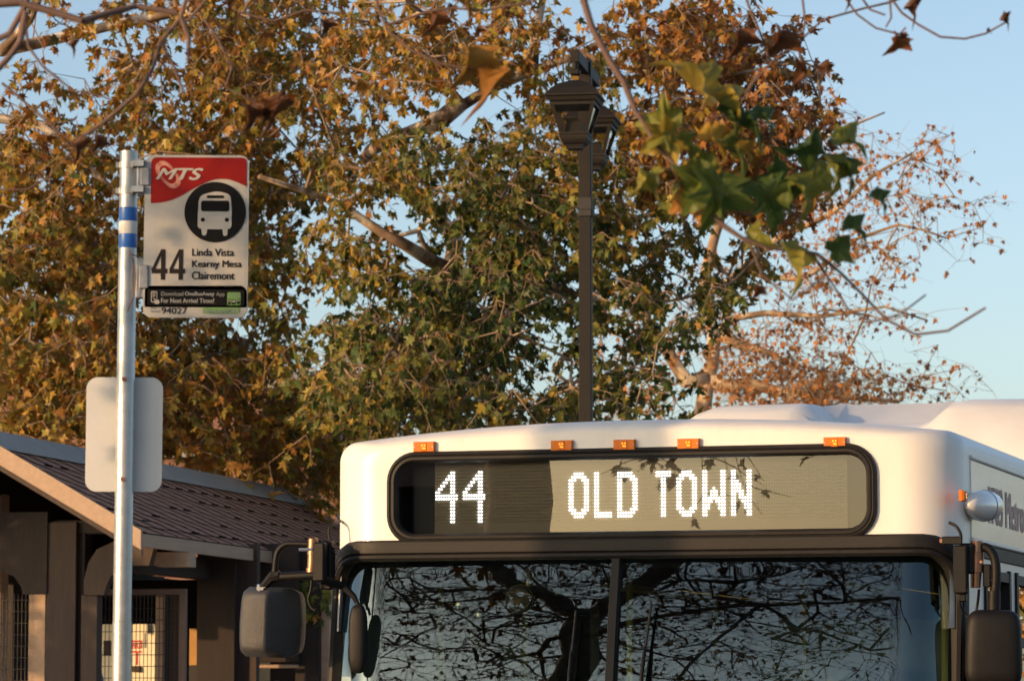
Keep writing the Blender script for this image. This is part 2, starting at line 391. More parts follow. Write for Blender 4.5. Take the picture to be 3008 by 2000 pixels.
NEAR2D = [(0, 0.0), (0.18, -0.12), (0.40, -0.05), (0.62, 0.0), (0.47, 0.20), (0.52, 0.33), (0.80, 0.60), (0.50, 0.60), (0.30, 0.62), (0.24, 0.82), (0.0, 1.08)]
NEAR2D = NEAR2D + [(-x, y) for x, y in NEAR2D[-2:0:-1]]
def leaf_mesh(pos, tip, nor, size, curl, fold, fine=False):
    """five-lobed sycamore leaves; all arrays of length n -> V, F (triangles), verts per leaf"""
    o = np.array(NEAR2D); c = np.array([[0.0, 0.30]])
    if fine:
        q = []
        for i in range(len(o)):
            a, b = o[i], o[(i + 1) % len(o)]
            for t in (0, 0.25, 0.5, 0.75):
                p = a + (b - a) * t; w = 0.014 * (1 if t in (0.25, 0.75) else -0.6) if t else 0
                nrm = np.array([(b - a)[1], -(b - a)[0]]); nrm = nrm / (np.linalg.norm(nrm) + 1e-9)
                q.append(p + nrm * w)
        o = np.array(q)
    inner = c + (o - c) * 0.5
    T = np.concatenate([c, inner, o], 0); k = len(o)
    F = []
    for i in range(k):
        j = (i + 1) % k
        F += [(0, 1 + i, 1 + j), (1 + i, 1 + k + i, 1 + k + j), (1 + i, 1 + k + j, 1 + j)]
    F = np.array(F)
    n = len(pos); tip = tip / np.linalg.norm(tip, axis=1, keepdims=True)
    nor = nor - tip * np.sum(nor * tip, 1, keepdims=True); nor /= np.linalg.norm(nor, axis=1, keepdims=True) + 1e-9
    sd = np.cross(tip, nor)
    X, Y = T[None, :, 0], T[None, :, 1]
    Zz = fold[:, None] * np.abs(X) - curl[:, None] * (Y - 0.3) ** 2 + 0.5 * curl[:, None] * X * Y + 0.10 * np.sin(6 * X + 9 * Y + 40 * fold[:, None])
    V = pos[:, None] + size[:, None, None] * (sd[:, None] * X[..., None] + tip[:, None] * Y[..., None] + nor[:, None] * Zz[..., None])
    FF = F[None] + (np.arange(n) * len(T))[:, None, None]
    return V.reshape(-1, 3), FF.reshape(-1, 3), len(T)
def leaf_mesh_small(pos, tip, nor, size, curl, fold):
    o = np.array(LEAF2D); T = np.concatenate([[[0.0, 0.30]], o], 0); k = len(o)
    F = np.array([(0, 1 + i, 1 + (i + 1) % k) for i in range(k)])
    n = len(pos); tip = tip / np.linalg.norm(tip, axis=1, keepdims=True)
    nor = nor - tip * np.sum(nor * tip, 1, keepdims=True); nor /= np.linalg.norm(nor, axis=1, keepdims=True) + 1e-9
    sd = np.cross(tip, nor); X, Y = T[None, :, 0], T[None, :, 1]
    Zz = fold[:, None] * np.abs(X) - curl[:, None] * (Y - 0.3) ** 2 + 0.5 * curl[:, None] * X * Y
    V = pos[:, None] + size[:, None, None] * (sd[:, None] * X[..., None] + tip[:, None] * Y[..., None] + nor[:, None] * Zz[..., None])
    FF = F[None] + (np.arange(n) * len(T))[:, None, None]
    return V.reshape(-1, 3), FF.reshape(-1, 3), len(T)
def smooth_path(pts, step):
    pts = [np.array(p, float) for p in pts]; out = [pts[0]]
    for i in range(len(pts) - 1):
        p0, p1, p2, p3 = pts[max(i - 1, 0)], pts[i], pts[i + 1], pts[min(i + 2, len(pts) - 1)]
        n = max(1, int(np.linalg.norm(p2 - p1) / step))
        for k in range(1, n + 1):
            t = k / n
            out.append(0.5 * ((2 * p1) + (-p0 + p2) * t + (2 * p0 - 5 * p1 + 4 * p2 - p3) * t * t + (-p0 + 3 * p1 - 3 * p2 + p3) * t ** 3))
    return out
class Tree:
    def __init__(s, seed): s.rng = np.random.default_rng(seed); s.pos = []; s.par = []; s.rad = []; s.tips = []; s.limbs = []; s.tw = []; s.lv = []
    def limb(s, pts, r0, r1, step=0.4, n=9, join=True):
        path = smooth_path(pts, step); m = len(path)
        rs = [r0 + (r1 - r0) * (i / max(1, m - 1)) ** 0.8 for i in range(m)]
        wob = s.rng.normal(0, 1, (m, 3)) * np.array(rs)[:, None] * 0.18
        path = [p + w for p, w in zip(path, wob)]
        par = -1
        if s.pos and join:
            par = int(np.argmin(np.linalg.norm(np.array(s.pos) - path[0], axis=1))); path[0] = np.array(s.pos[par])
        for p, r in zip(path, rs):
            s.pos.append(p); s.par.append(par); s.rad.append(r); par = len(s.pos) - 1
        s.limbs.append((path, rs))
    def anchors(s, A, seg=0.45, wob=0.10, base=0.0036):
        """join every spray anchor to the nearest wood already there"""
        A = np.asarray(A, float); cap = len(s.pos) + len(A) * 12
        arr = np.zeros((cap, 3)); n = len(s.pos); arr[:n] = s.pos; par = list(s.par); rad = list(s.rad); nfix = n
        d = np.array([np.min(np.linalg.norm(arr[:nfix] - a, axis=1)) for a in A])
        cnt = np.zeros(cap)
        for i in np.argsort(d):
            a = A[i]; dd = np.linalg.norm(arr[:n] - a, axis=1) + np.where(arr[:n, 2] > a[2] + 0.4, 0.3, 0); j = int(np.argmin(dd)); L = dd[j]
            k = min(10, max(1, int(L / seg))); p0 = arr[j].copy(); prev = j
            off = s.rng.normal(0, wob * L, 3); off[2] += 0.08 * L
            for q in range(1, k + 1):
                t = q / k; p = p0 + (a - p0) * t + off * math.sin(math.pi * t) + (s.rng.normal(0, 0.025, 3) if q < k else 0)
                arr[n] = p; par.append(prev); rad.append(0); prev = n; n += 1
            q = prev
            while q >= nfix: cnt[q] += 1; q = par[q]
        E = [(par[q], q) for q in range(nfix, n)]
        for a, b in E:
            rb = base * math.sqrt(cnt[b]); ra = base * math.sqrt(cnt[a]) if a >= nfix else min(rad[a], rb * 1.3)
            s.tw.append((arr[a], arr[b], ra, rb))
    def spray(s, a, tint, nt, nl, tl, size, droop=0.8, dirb=None, leaf_n=None, sd_t=0.12):
        rng = s.rng
        for _ in range(nt):
            d = rng.normal(0, 1, 3); d[2] = d[2] * 0.5 - droop
            if dirb is not None: d = d + dirb
            d /= np.linalg.norm(d); L = tl * rng.uniform(0.6, 1.35); p = np.array(a, float); k = 4
            ks = rng.permutation(4); mm = max(1, int(rng.poisson(nl)))
            pts = [p.copy()]
            for q in range(k):
                d = d + rng.normal(0, 0.22, 3) + np.array([0, 0, -0.10]); d /= np.linalg.norm(d)
                p = p + d * L / k; pts.append(p.copy())
            for q in range(k): s.tw.append((pts[q], pts[q + 1], 0.0042 - 0.0007 * q, 0.0042 - 0.0007 * (q + 1)))
            for _ in range(mm):
                t = rng.uniform(0.15, 1.0) * k; q = min(k - 1, int(t)); b = pts[q] + (pts[q + 1] - pts[q]) * (t - q)
                pd = rng.normal(0, 1, 3) + np.array([0, 0, -0.5]); pd /= np.linalg.norm(pd); e = b + pd * size * rng.uniform(0.25, 0.6)
                s.tw.append((b, e, 0.0018, 0.0014))
                td = pd * 0.6 + rng.normal(0, 0.55, 3) + np.array([0, 0, -0.75])
                nn = rng.normal(0, 0.75, 3) + np.array(SDIR) * 0.35 + np.array([0, 0, 0.35])
                s.lv.append((e, td, nn, size * rng.uniform(0.55, 1.25), float(np.clip(rng.normal(tint, sd_t), 0, 1)), rng.uniform(0.20, 0.78)))
    def build(s, parent, bark, leafm, fine=False, crown=True):
        b = MB(); th = []
        for path, rs in s.limbs:
            n0 = len(b.v); b.tube(path, rs, 10); th += [float(np.clip((0.035 - r) / 0.03, 0, 1)) for r in rs for _ in range(10)]
        o = b.build('trunk', bark, parent, smooth=True)
        a = o.data.attributes.new('thin', 'FLOAT', 'POINT'); a.data.foreach_set('value', np.array(th, dtype=np.float32))
        if s.tw:
            P0, P1, R0, R1 = [np.array([t[i] for t in s.tw]) for i in range(4)]
            V, F, rad = frusta(P0, P1, R0, R1, 5)
            raw_mesh('branches', V, F, bark, parent, True, {'thin': np.clip((0.035 - rad) / 0.03, 0, 1)})
        if s.lv:
            pos, tip, nor = [np.array([l[i] for l in s.lv]) for i in range(3)]; sz, ti, sh = [np.array([l[i] for l in s.lv]) for i in (3, 4, 5)]
            n = len(sz); cu = s.rng.normal(0.25, 0.35, n); fo = s.rng.normal(0.15, 0.35, n)
            V, F, k = (leaf_mesh(pos, tip, nor, sz, cu, fo, True) if fine else leaf_mesh_small(pos, tip, nor, sz, cu, fo))
            raw_mesh('crown', V, F, leafm, parent, fine, {'tint': np.repeat(ti, k), 'shade': np.repeat(sh, k)})
GAPS = [(1220, 700, 120, 60, 0.6), (1325, 320, 175, 80, 0.93), (1000, 850, 90, 45, 0.7), (1540, 1090, 80, 80, 0.75), (930, 985, 80, 45, 0.7), (150, 200, 230, 160, 0.55),
        (300, 90, 250, 70, 0.6), (1640, 880, 80, 130, 0.7), (1080, 590, 110, 60, 0.6), (560, 300, 120, 60, 0.4), (1760, 40, 150, 60, 0.6), (2070, 900, 260, 60, 0.5), (20, 620, 60, 80, 0.5), (860, 330, 70, 60, 0.5), (1860, 760, 90, 50, 0.6)]
def blob_pts(rng, blobs, dens_=1.1):
    out = []
    for (u, v, ru, rv, n, y, dy, t) in blobs:
        k = 0; n = int(n * dens_)
        while k < n:
            a, b = rng.uniform(-1, 1, 2); rr = a * a + b * b
            if rr > 1 or rng.uniform() < rr ** 2 * 0.6: continue
            gu, gv = u + a * ru, v + b * rv
            if any(((gu - q[0]) / q[2]) ** 2 + ((gv - q[1]) / q[3]) ** 2 < 1 and rng.uniform() < q[4] for q in GAPS): k += 1; continue
            out.append((P(u + a * ru, v + b * rv, y + rng.uniform(-dy, dy)), t)); k += 1
    return out
def pl(pts): return [P(u, v, y) for u, v, y in pts]

# --- left sycamore: trunk stands outside the frame, its pale limbs reach in from the left
tA = Tree(11)
tA.limb([(-9.6, 43, -0.1), (-9.5, 43, 2.0), (-9.2, 43, 4.5), (-8.6, 43, 7.0), (-8.3, 43, 9.5)], 0.34, 0.16)
tA.limb([P(-560, 420, 43)] + pl([(-200, 170, 43), (0, 148, 43), (180, 112, 42.5), (340, 74, 42.5), (520, 38, 42.5), (800, -60, 42.5)]), 0.13, 0.04)
tA.limb([P(-620, 900, 43)] + pl([(-200, 420, 43), (0, 350, 43), (120, 368, 43), (215, 440, 43), (330, 560, 43), (500, 640, 43)]), 0.12, 0.035)
tA.limb([P(-640, 1000, 43)] + pl([(-200, 900, 42.5), (60, 820, 42), (200, 800, 42), (420, 760, 42)]), 0.10, 0.03)
tA.limb(pl([(0, 148, 43), (90, 60, 42), (130, -40, 42)]), 0.07, 0.03)
tA.limb(pl([(500, 640, 43), (640, 520, 43.5), (720, 380, 44), (760, 250, 44), (800, 100, 44)]), 0.05, 0.02)
tA.limb(pl([(-200, 900, 42.5), (20, 1080, 41), (120, 1200, 41), (300, 1260, 41)]), 0.07, 0.02)
blA = [(120, 300, 260, 250, 40, 42, 2.0, 0.61), (480, 120, 300, 170, 75, 43, 2.5, 0.61), (820, 110, 260, 170, 75, 43.5, 2.5, 0.55),
       (500, 360, 330, 150, 75, 43, 2.5, 0.55), (820, 400, 240, 200, 80, 44, 2.5, 0.57), (80, 560, 180, 170, 60, 42, 2, 0.57),
       (180, 800, 260, 190, 110, 42, 2.2, 0.51), (120, 1050, 220, 190, 110, 41.5, 2.2, 0.55), (420, 1050, 260, 190, 105, 42, 2.2, 0.57),
       (330, 620, 200, 160, 55, 43, 2, 0.53), (700, 620, 200, 190, 65, 44, 2.2, 0.50), (640, 900, 260, 200, 85, 43.5, 2.4, 0.47),
       (680, 1200, 260, 230, 120, 42.5, 2.4, 0.57), (900, 1330, 170, 220, 75, 43, 2.0, 0.55), (300, 1250, 260, 110, 60, 41, 1.5, 0.53), (-150, 900, 160, 500, 60, 42, 2.5, 0.55), (-480, 250, 300, 380, 70, 43.5, 2.2, 0.58), (250, -220, 480, 220, 80, 43, 2.5, 0.6), (900, -180, 420, 180, 60, 43.5, 2.5, 0.58)]
# --- middle sycamore, greener: trunk behind the bus
tB = Tree(23)
tB.limb([P(1330, 2140, 41.5), P(1340, 1700, 41.5), P(1320, 1300, 41.5), P(1300, 1050, 41.5), P(1310, 900, 41.5), P(1365, 810, 41.5)], 0.36, 0.16)
tB.limb(pl([(1365, 810, 41.5), (1330, 790, 41.5), (1260, 770, 41.1), (1180, 715, 40.5), (1130, 690, 40.5), (1000, 600, 40.5), (900, 560, 40.0), (760, 520, 39.5)]), 0.11, 0.025)
tB.limb(pl([(1365, 810, 41.5), (1480, 760, 42.0), (1600, 640, 42.5), (1700, 560, 42.5), (1850, 480, 42.5), (2050, 430, 42.5)]), 0.12, 0.03)
tB.limb(pl([(1310, 900, 41.5), (1330, 700, 44.0), (1200, 560, 44.5), (1080, 470, 44.0), (1130, 418, 43.0), (1240, 368, 42.5), (1340, 320, 42.5), (1430, 268, 42.5), (1560, 210, 42.5), (1700, 160, 41.5), (1820, 100, 41.5), (1900, 130, 41.5), (1980, 190, 41.5)]), 0.15, 0.03)
tB.limb(pl([(1240, 368, 42.5), (1300, 345, 42.5), (1360, 300, 42.5)]), 0.13, 0.10)
tB.limb(pl([(1560, 210, 42.5), (1570, 120, 42.5), (1590, 20, 42.5), (1600, -60, 42.5)]), 0.075, 0.035)
tB.limb(pl([(1430, 268, 42.5), (1350, 150, 41.5), (1230, 60, 41.5), (1180, -40, 40.5)]), 0.07, 0.03)
tB.limb(pl([(1700, 160, 41.5), (1900, 215, 41.0), (2100, 230, 40.5), (2300, 190, 40.5)]), 0.05, 0.015)
tB.limb(pl([(1300, 1050, 41.5), (1240, 1000, 40.5), (1180, 1120, 39.5), (1100, 1230, 39.5)]), 0.06, 0.025)
tB.limb(pl([(1480, 760, 42.0), (1650, 850, 40.5), (1850, 900, 40.0), (2000, 880, 40.0), (2150, 830, 40.0)]), 0.06, 0.012)
tB.limb(pl([(1300, 1050, 41.5), (1420, 960, 39.5), (1560, 1000, 39.0), (1680, 1060, 39.0)]), 0.05, 0.015)
blB = [(1130, 160, 260, 190, 85, 40.5, 2.5, 0.57), (1420, 110, 260, 170, 60, 41.0, 2.5, 0.63), (1080, 470, 200, 130, 45, 40.5, 2.5, 0.47),
       (1420, 440, 240, 160, 75, 40.5, 2.5, 0.39), (1680, 330, 190, 180, 45, 40.5, 2, 0.49), (1900, 90, 280, 130, 58, 40.5, 2, 0.67),
       (2130, 110, 260, 140, 62, 40.5, 2, 0.77), (2250, 300, 200, 190, 55, 40.5, 2, 0.75), (2000, 400, 260, 170, 105, 41.0, 2.5, 0.67),
       (2230, 520, 200, 160, 65, 41.0, 2, 0.73), (1500, 650, 250, 160, 105, 40.5, 2.2, 0.27), (1830, 620, 230, 190, 85, 40.5, 2.2, 0.43),
       (1060, 720, 190, 120, 45, 40.5, 2.2, 0.42), (1420, 820, 230, 130, 70, 40.5, 2.0, 0.21), (1130, 900, 240, 130, 70, 40.0, 2.2, 0.31),
       (1050, 1080, 240, 150, 105, 39.5, 2.0, 0.39), (1350, 1010, 230, 130, 75, 40.0, 2, 0.23), (1280, 1180, 330, 130, 110, 39.5, 2, 0.37),
       (1560, 880, 150, 140, 40, 40.0, 2, 0.21), (1800, 820, 170, 130, 55, 40.0, 2, 0.33), (2000, 900, 170, 110, 34, 40.0, 2, 0.31),
       (1620, 1150, 170, 120, 26, 39.5, 2, 0.37), (1800, 1060, 150, 130, 22, 39.5, 2, 0.35), (1950, 1150, 150, 80, 12, 39.5, 1.5, 0.31), (2150, 760, 110, 100, 14, 40.5, 1.5, 0.47), (1500, -180, 420, 170, 70, 41, 2.5, 0.6), (2050, -150, 300, 150, 45, 41, 2, 0.72)]
for T_, bl, nm, lab, xy in ((tA, blA, 'sycamore_tree', 'golden brown sycamore behind the timber shelter, pale limbs reaching in from the left edge', (-9.6, 43)),
                            (tB, blB, 'sycamore_tree', 'greener tall sycamore rising behind the bus and the lamp post', (P(1330, 2140, 47).x, 47))):
    ap = blob_pts(T_.rng, bl, 1.28 if T_ is tA else 1.16)
    T_.anchors([a for a, _ in ap])
    for a, t in ap: T_.spray(a, t, int(T_.rng.integers(2, 5)), 4.2, 0.42 if T_ is tA else 0.38, 0.112 if T_ is tA else 0.102)
    root = empty(nm); tag(root, lab, 'tree', 'autumn sycamore trees')
    T_.build(root, M['bark'], M['leaf'])
# --- far tree with thin orange leaves, right of the lamp post
tC = Tree(37)
Y = 66
tC.limb(pl([(2040, 2180, Y), (2045, 1600, Y), (2050, 1300, Y), (2068, 1180, Y), (2075, 1110, Y), (2085, 1060, Y), (2090, 980, Y), (2070, 860, Y), (2100, 700, Y), (2160, 540, Y), (2260, 420, Y)]), 0.34, 0.05)
tC.limb(pl([(2070, 1140, Y), (2020, 1110, Y), (1975, 1050, Y), (1940, 1000, Y), (1880, 900, Y), (1800, 830, Y)]), 0.19, 0.04)
tC.limb(pl([(2085, 1140, Y), (2130, 1130, Y), (2200, 1128, Y), (2300, 1150, Y), (2480, 1165, Y), (2640, 1180, Y)]), 0.16, 0.03)
tC.limb(pl([(2088, 1010, Y), (2180, 1012, Y), (2260, 1035, Y), (2340, 1080, Y)]), 0.11, 0.04)
tC.limb(pl([(2075, 880, Y), (2180, 790, Y), (2300, 690, Y), (2420, 640, Y), (2480, 600, Y), (2560, 520, Y), (2680, 450, Y)]), 0.11, 0.02)
tC.limb(pl([(2180, 790, Y), (2350, 820, Y), (2520, 700, Y), (2640, 660, Y), (2780, 700, Y)]), 0.07, 0.015)
tC.limb(pl([(2090, 950, Y), (2250, 920, Y), (2420, 930, Y), (2600, 900, Y), (2720, 940, Y)]), 0.08, 0.015)
tC.limb(pl([(2160, 540, Y), (2330, 450, Y), (2480, 380, Y), (2600, 330, Y)]), 0.05, 0.015)
blC = [(2330, 1130, 270, 80, 150, Y, 3, 0.45), (2280, 1010, 230, 110, 110, Y, 3, 0.5), (2520, 1150, 180, 60, 60, Y, 2, 0.5), (1800, 1010, 190, 230, 75, Y, 3, 0.35),
       (2080, 900, 190, 150, 60, Y, 3, 0.45), (2420, 900, 190, 130, 38, Y, 3, 0.6), (2680, 1090, 190, 90, 22, Y, 2, 0.75), (2560, 620, 210, 200, 60, Y, 3, 0.5),
       (2440, 440, 160, 190, 40, Y, 3, 0.5), (2700, 520, 170, 170, 36, Y, 3, 0.5), (2840, 620, 110, 170, 12, Y, 2, 0.55), (2650, 850, 150, 150, 22, Y, 2, 0.55),
       (2380, 720, 160, 160, 40, Y, 3, 0.5), (1800, 1180, 200, 80, 30, Y, 3, 0.3), (2830, 1140, 130, 60, 5, Y, 2, 0.7)]
ap = blob_pts(tC.rng, blC, 1.0); tC.anchors([a for a, _ in ap], seg=0.6, wob=0.16, base=0.0034)
for a, t in ap: tC.spray(a, t, 3, 1.35, 0.55, 0.095, droop=0.1, sd_t=0.22)
root = empty('sycamore_tree'); tag(root, 'sparse orange tree thinning out against the open sky beyond the bus roof', 'tree', 'autumn sycamore trees')
tC.build(root, M['barkfar'], M['leaforange'])

# --- near sycamore: trunk stands left of the camera; its twigs hang into the top of the picture and it is mirrored in the windscreen
tN = Tree(52); NX, NY = -6.48, 5.1
tN.limb([(NX, NY, -0.1), (NX + .05, NY, 1.5), (NX, NY, 3.2), (NX + 0.1, NY + 0.1, 5.6), (NX + 0.1, NY + .1, 7.6)], 0.27, 0.21)
tN.limb([(NX + 0.1, NY + .1, 7.5), (NX - 0.7, NY + 0.3, 8.4), (NX - 1.8, NY + 0.6, 9.8), (NX - 2.6, NY + 1.6, 11.7)], 0.16, 0.05)
tN.limb([(NX + 0.1, NY + .1, 7.5), (NX + 0.9, NY + 0.2, 8.4), (NX + 2.0, NY + 0.4, 9.5), (NX + 3.6, NY + 0.8, 10.3)], 0.15, 0.04)
tN.limb([(NX + 0.1, NY + .1, 7.5), (NX + 0.4, NY - 0.5, 9.1), (NX + 0.9, NY - 0.8, 11.3), (NX + 1.0, NY - 1.0, 13.6)], 0.14, 0.04)
tN.limb([(NX + 0.1, NY + .1, 6.9), (NX + 1.4, NY + 0.8, 7.0), (NX + 3.0, NY + 1.5, 6.7), (NX + 5.2, NY + 2.4, 6.0), (NX + 7.0, NY + 3.2, 5.0), (NX + 8.6, NY + 3.6, 4.5)], 0.065, 0.015)
tN.limb([(NX - 0.7, NY + .3, 8.4), (NX - 2.0, NY - 0.8, 8.9), (NX - 3.6, NY - 1.5, 9.3)], 0.07, 0.02)
rg = tN.rng
A = []
for _ in range(2900):
    a = rg.uniform(0, 2 * math.pi); rr = math.sqrt(rg.uniform()) * 4.8; z = 6.4 + 7.6 * rg.uniform() ** 1.15
    A.append((NX + 0.4 + rr * math.cos(a), NY + 0.3 + rr * math.sin(a) * 0.9, z))
for _ in range(36): A.append((-6.6 + rg.normal(0, 0.5), 6.2 + rg.normal(0, 0.5), 4.45 + rg.normal(0, 0.28)))
tN.anchors(A, seg=0.5, wob=0.2, base=0.0032)
for a in A: tN.spray(a, 0.97, 3, 0.8, 0.7, 0.07, droop=0.1)
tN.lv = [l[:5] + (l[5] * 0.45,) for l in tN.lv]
# twigs that hang into the frame: (polyline of pixel, pixel, metres away), thickness
NEARK = 0.73
tN.limb([(NX + 5.2, NY + 2.4, 6.0), (-1.2, 6.6, 4.6)] + pl([(-700, -640, 6.4), (100, -450, 6.35), (900, -430, 6.35), (1690, -425, 6.2), (2300, -420, 6.35), (2900, -400, 6.4)]), 0.045, 0.012, step=0.2)
def twig(pts, r0, r1):
    r0 *= NEARK; r1 *= NEARK
    pts = [(u, v, y * NEARK) for u, v, y in pts]
    if pts[0][1] <= -20 and pts[0][1] > -400: pts = [(pts[0][0] - 20, -430, 6.35)] + pts
    path = smooth_path(pl(pts), 0.04); m = len(path)
    path = [p + tN.rng.normal(0, 0.0018, 3) for p in path]
    for i in range(m - 1):
        a = r0 + (r1 - r0) * i / m; b = r0 + (r1 - r0) * (i + 1) / m
        tN.tw.append((path[i], path[i + 1], a * 0.78, b * 0.78))
twig([(1690, -420, 8.3), (1700, -160, 8.3), (1718, 0, 8.3), (1745, 80, 8.3), (1790, 175, 8.3), (1830, 250, 8.3), (1872, 338, 8.3)], 0.013, 0.009)
twig([(1872, 338, 8.3), (1930, 430, 8.3), (2030, 540, 8.3), (2110, 650, 8.3), (2250, 730, 8.3), (2400, 745, 8.35), (2520, 850, 8.4), (2600, 940, 8.4), (2690, 980, 8.4), (2780, 970, 8.4), (2896, 902, 8.4)], 0.007, 0.0035)
twig([(2380, 740, 8.35), (2440, 830, 8.5), (2490, 910, 8.5), (2560, 945, 8.5), (2640, 930, 8.5), (2720, 870, 8.5)], 0.0045, 0.0025)
twig([(2180, -60, 9.2), (2200, 20, 9.2), (2236, 120, 9.2), (2262, 185, 9.2)], 0.006, 0.004)
twig([(2720, -60, 9.2), (2420, 60, 9.2), (2350, 125, 9.2), (2250, 200, 9.2), (2190, 280, 9.2)], 0.006, 0.003)
twig([(2350, -60, 9.2), (2358, 60, 9.2), (2345, 150, 9.2), (2368, 240, 9.2), (2366, 270, 9.2)], 0.006, 0.003)
twig([(2460, -40, 9.0), (2520, 40, 9.0), (2570, 85, 9.0), (2640, 100, 9.0), (2660, 80, 9.0)], 0.005, 0.003)
twig([(2600, -20, 9.0), (2650, 35, 9.0), (2700, 75, 9.0), (2760, 108, 9.0), (2830, 118, 9.0), (2900, 98, 9.0), (2960, 68, 9.0)], 0.006, 0.003)
twig([(2520, -10, 9.0), (2560, 30, 9.0), (2600, 40, 9.0)], 0.004, 0.003); twig([(2612, 0, 9.0), (2618, 50, 9.0), (2600, 80, 9.0)], 0.004, 0.002)
twig([(1100, -60, 9.0), (1110, 20, 9.0), (1140, 90, 9.0), (1200, 140, 9.0), (1290, 185, 9.0), (1380, 205, 9.0), (1430, 210, 9.0)], 0.008, 0.003)
twig([(1140, 80, 9.0), (1260, 30, 9.0), (1420, 30, 9.0), (1560, 10, 9.0), (1640, -30, 9.0)], 0.005, 0.003)
twig([(1000, 40, 9.2), (900, 30, 9.2), (800, 60, 9.2), (700, 40, 9.2)], 0.005, 0.003)
twig([(-40, 130, 8.6), (30, 100, 8.6), (75, 30, 8.6), (90, -40, 8.6)], 0.010, 0.010)
twig([(-60, 20, 8.6), (60, 10, 8.6), (170, 40, 8.6), (240, 60, 8.6), (400, 20, 8.7), (520, 40, 8.7)], 0.014, 0.007)
twig([(75, 30, 8.6), (60, 120, 8.6), (30, 160, 8.6), (-20, 210, 8.6)], 0.012, 0.009)
twig([(80, 60, 8.6), (85, 140, 8.6), (130, 195, 8.6), (220, 260, 8.6), (300, 290, 8.6), (330, 292, 8.6)], 0.005, 0.002)
twig([(560, -40, 8.8), (530, 50, 8.8), (470, 120, 8.8), (450, 200, 8.8), (400, 280, 8.8), (310, 360, 8.8), (245, 405, 8.8)], 0.008, 0.006)
twig([(470, 120, 8.8), (510, 200, 8.8), (540, 280, 8.8)], 0.006, 0.003); twig([(530, 50, 8.8), (560, 110, 8.8), (555, 180, 8.8)], 0.010, 0.004)
twig([(640, -40, 9), (560, 60, 9), (480, 90, 9), (400, 60, 9)], 0.007, 0.004)
twig([(600, 60, 9.4), (680, 190, 9.4), (660, 260, 9.4), (760, 310, 9.4)], 0.004, 0.002); twig([(0, 250, 9.4), (60, 290, 9.4), (150, 370, 9.4), (210, 420, 9.4)], 0.005, 0.003)
twig([(0, 560, 9.6), (80, 560, 9.6), (150, 520, 9.6), (210, 450, 9.6)], 0.003, 0.002)
twig([(2100, 655, 8.3), (2200, 720, 8.3), (2240, 800, 8.3), (2330, 880, 8.3), (2420, 820, 8.3)], 0.004, 0.002)
for _ in range(13):
    q0 = np.array([-2.9 + tN.rng.normal(0, 0.32), 8.5 + tN.rng.normal(0, 0.25), 3.25 + tN.rng.normal(0, 0.26)]); top = np.array([-3.6, 7.6, 4.9])
    pp = [top + (q0 - top) * t + tN.rng.normal(0, 0.03, 3) + np.array([0, 0, 0.25 * math.sin(math.pi * t)]) for t in np.linspace(0, 1, 8)]
    for i in range(7): tN.tw.append((pp[i], pp[i + 1], 0.006 - .0005 * i, 0.006 - .0005 * (i + 1)))
    tN.spray(q0, 0.95, 2, 1.3, 0.28, 0.075, droop=0.3)
tN.tw.append((np.array([-3.6, 7.6, 4.9]), np.array([NX + 3.0, NY + 1.5, 6.7]), 0.016, 0.03))
# hanging foreground leaves: stalk pixel, tip pixel, width factor, tint
def nleaf(u, v, tu, tv, y=8.3, tint=0.2, face=0.4, dn=0.0, k=1.0, shade=0.85, curl=0.75, fold=0.5):
    y *= NEARK; a = P(u, v, y); b = P(tu, tv, y + dn); td = b - a; L = td.length / 1.05
    nn = Vector((face * 1.3, -0.8, 0.35)) if k > 0 else Vector((face, -0.25, 1.0))
    NL.append((np.array(a), np.array(td), np.array(nn), L, tint, shade, curl, fold, abs(k)))
NL = []
for q in [(1985, 385, 1880, 470, 8.3, .40, .7), (1985, 385, 1850, 345, 8.3, .30, -.8), (1990, 400, 2050, 455, 8.3, .22, .6), (1880, 500, 1868, 610, 8.3, .34, 1.7), (1945, 500, 1900, 590, 8.3, .30, -1.6),
          (2105, 520, 1985, 640, 8.3, .16, .15), (2110, 515, 2090, 715, 8.28, .14, .3), (2100, 510, 1960, 520, 8.32, .20, -.5), (2080, 560, 1950, 625, 8.36, .62, .4), (2120, 420, 2230, 520, 8.3, .18, 1.2),
          (2060, 395, 2160, 450, 8.26, .48, 1.0), (2230, 540, 2310, 700, 8.3, .08, .2), (2240, 560, 2340, 620, 8.32, .10, -.6), (2290, 470, 2230, 560, 8.34, .06, 1.0), (2340, 520, 2400, 660, 8.3, .28, .7),
          (2320, 530, 2290, 640, 8.3, .14, -.9), (2440, 460, 2480, 600, 8.36, .30, .8), (2450, 470, 2540, 570, 8.4, .12, 1.3), (2430, 480, 2420, 590, 8.4, .22, -.8), (2560, 570, 2625, 625, 8.4, .06, .8),
          (2210, 330, 2300, 390, 8.3, .05, 1.5), (2110, 320, 2200, 400, 8.3, .07, 1.4), (2440, 740, 2520, 690, 8.4, .10, 1.2), (2300, 720, 2390, 880, 8.3, .34, 1.6), (2220, 660, 2270, 760, 8.3, .30, -1.5),
          (2480, 660, 2570, 700, 8.4, .08, 1.0), (2030, 470, 2090, 560, 8.34, .46, -1.1), (2160, 430, 2230, 480, 8.3, .52, .9)]:
    qq = list(q); qq[2] = q[0] + (q[2] - q[0]) * 0.86; qq[3] = q[1] + (q[3] - q[1]) * 0.80; qq[5] = min(1, q[5] * 1.0 + 0.10); nleaf(*qq)
for q in [(2070, 300, 1975, 140, 8.3, .50), (2080, 275, 2215, 345, 8.3, .50), (2150, 350, 2260, 400, 8.3, .06), (2400, 400, 2290, 470, 8.34, .16), (2450, 410, 2560, 430, 8.4, .36)]: nleaf(*q, face=2.6, k=0.4, curl=0.8)
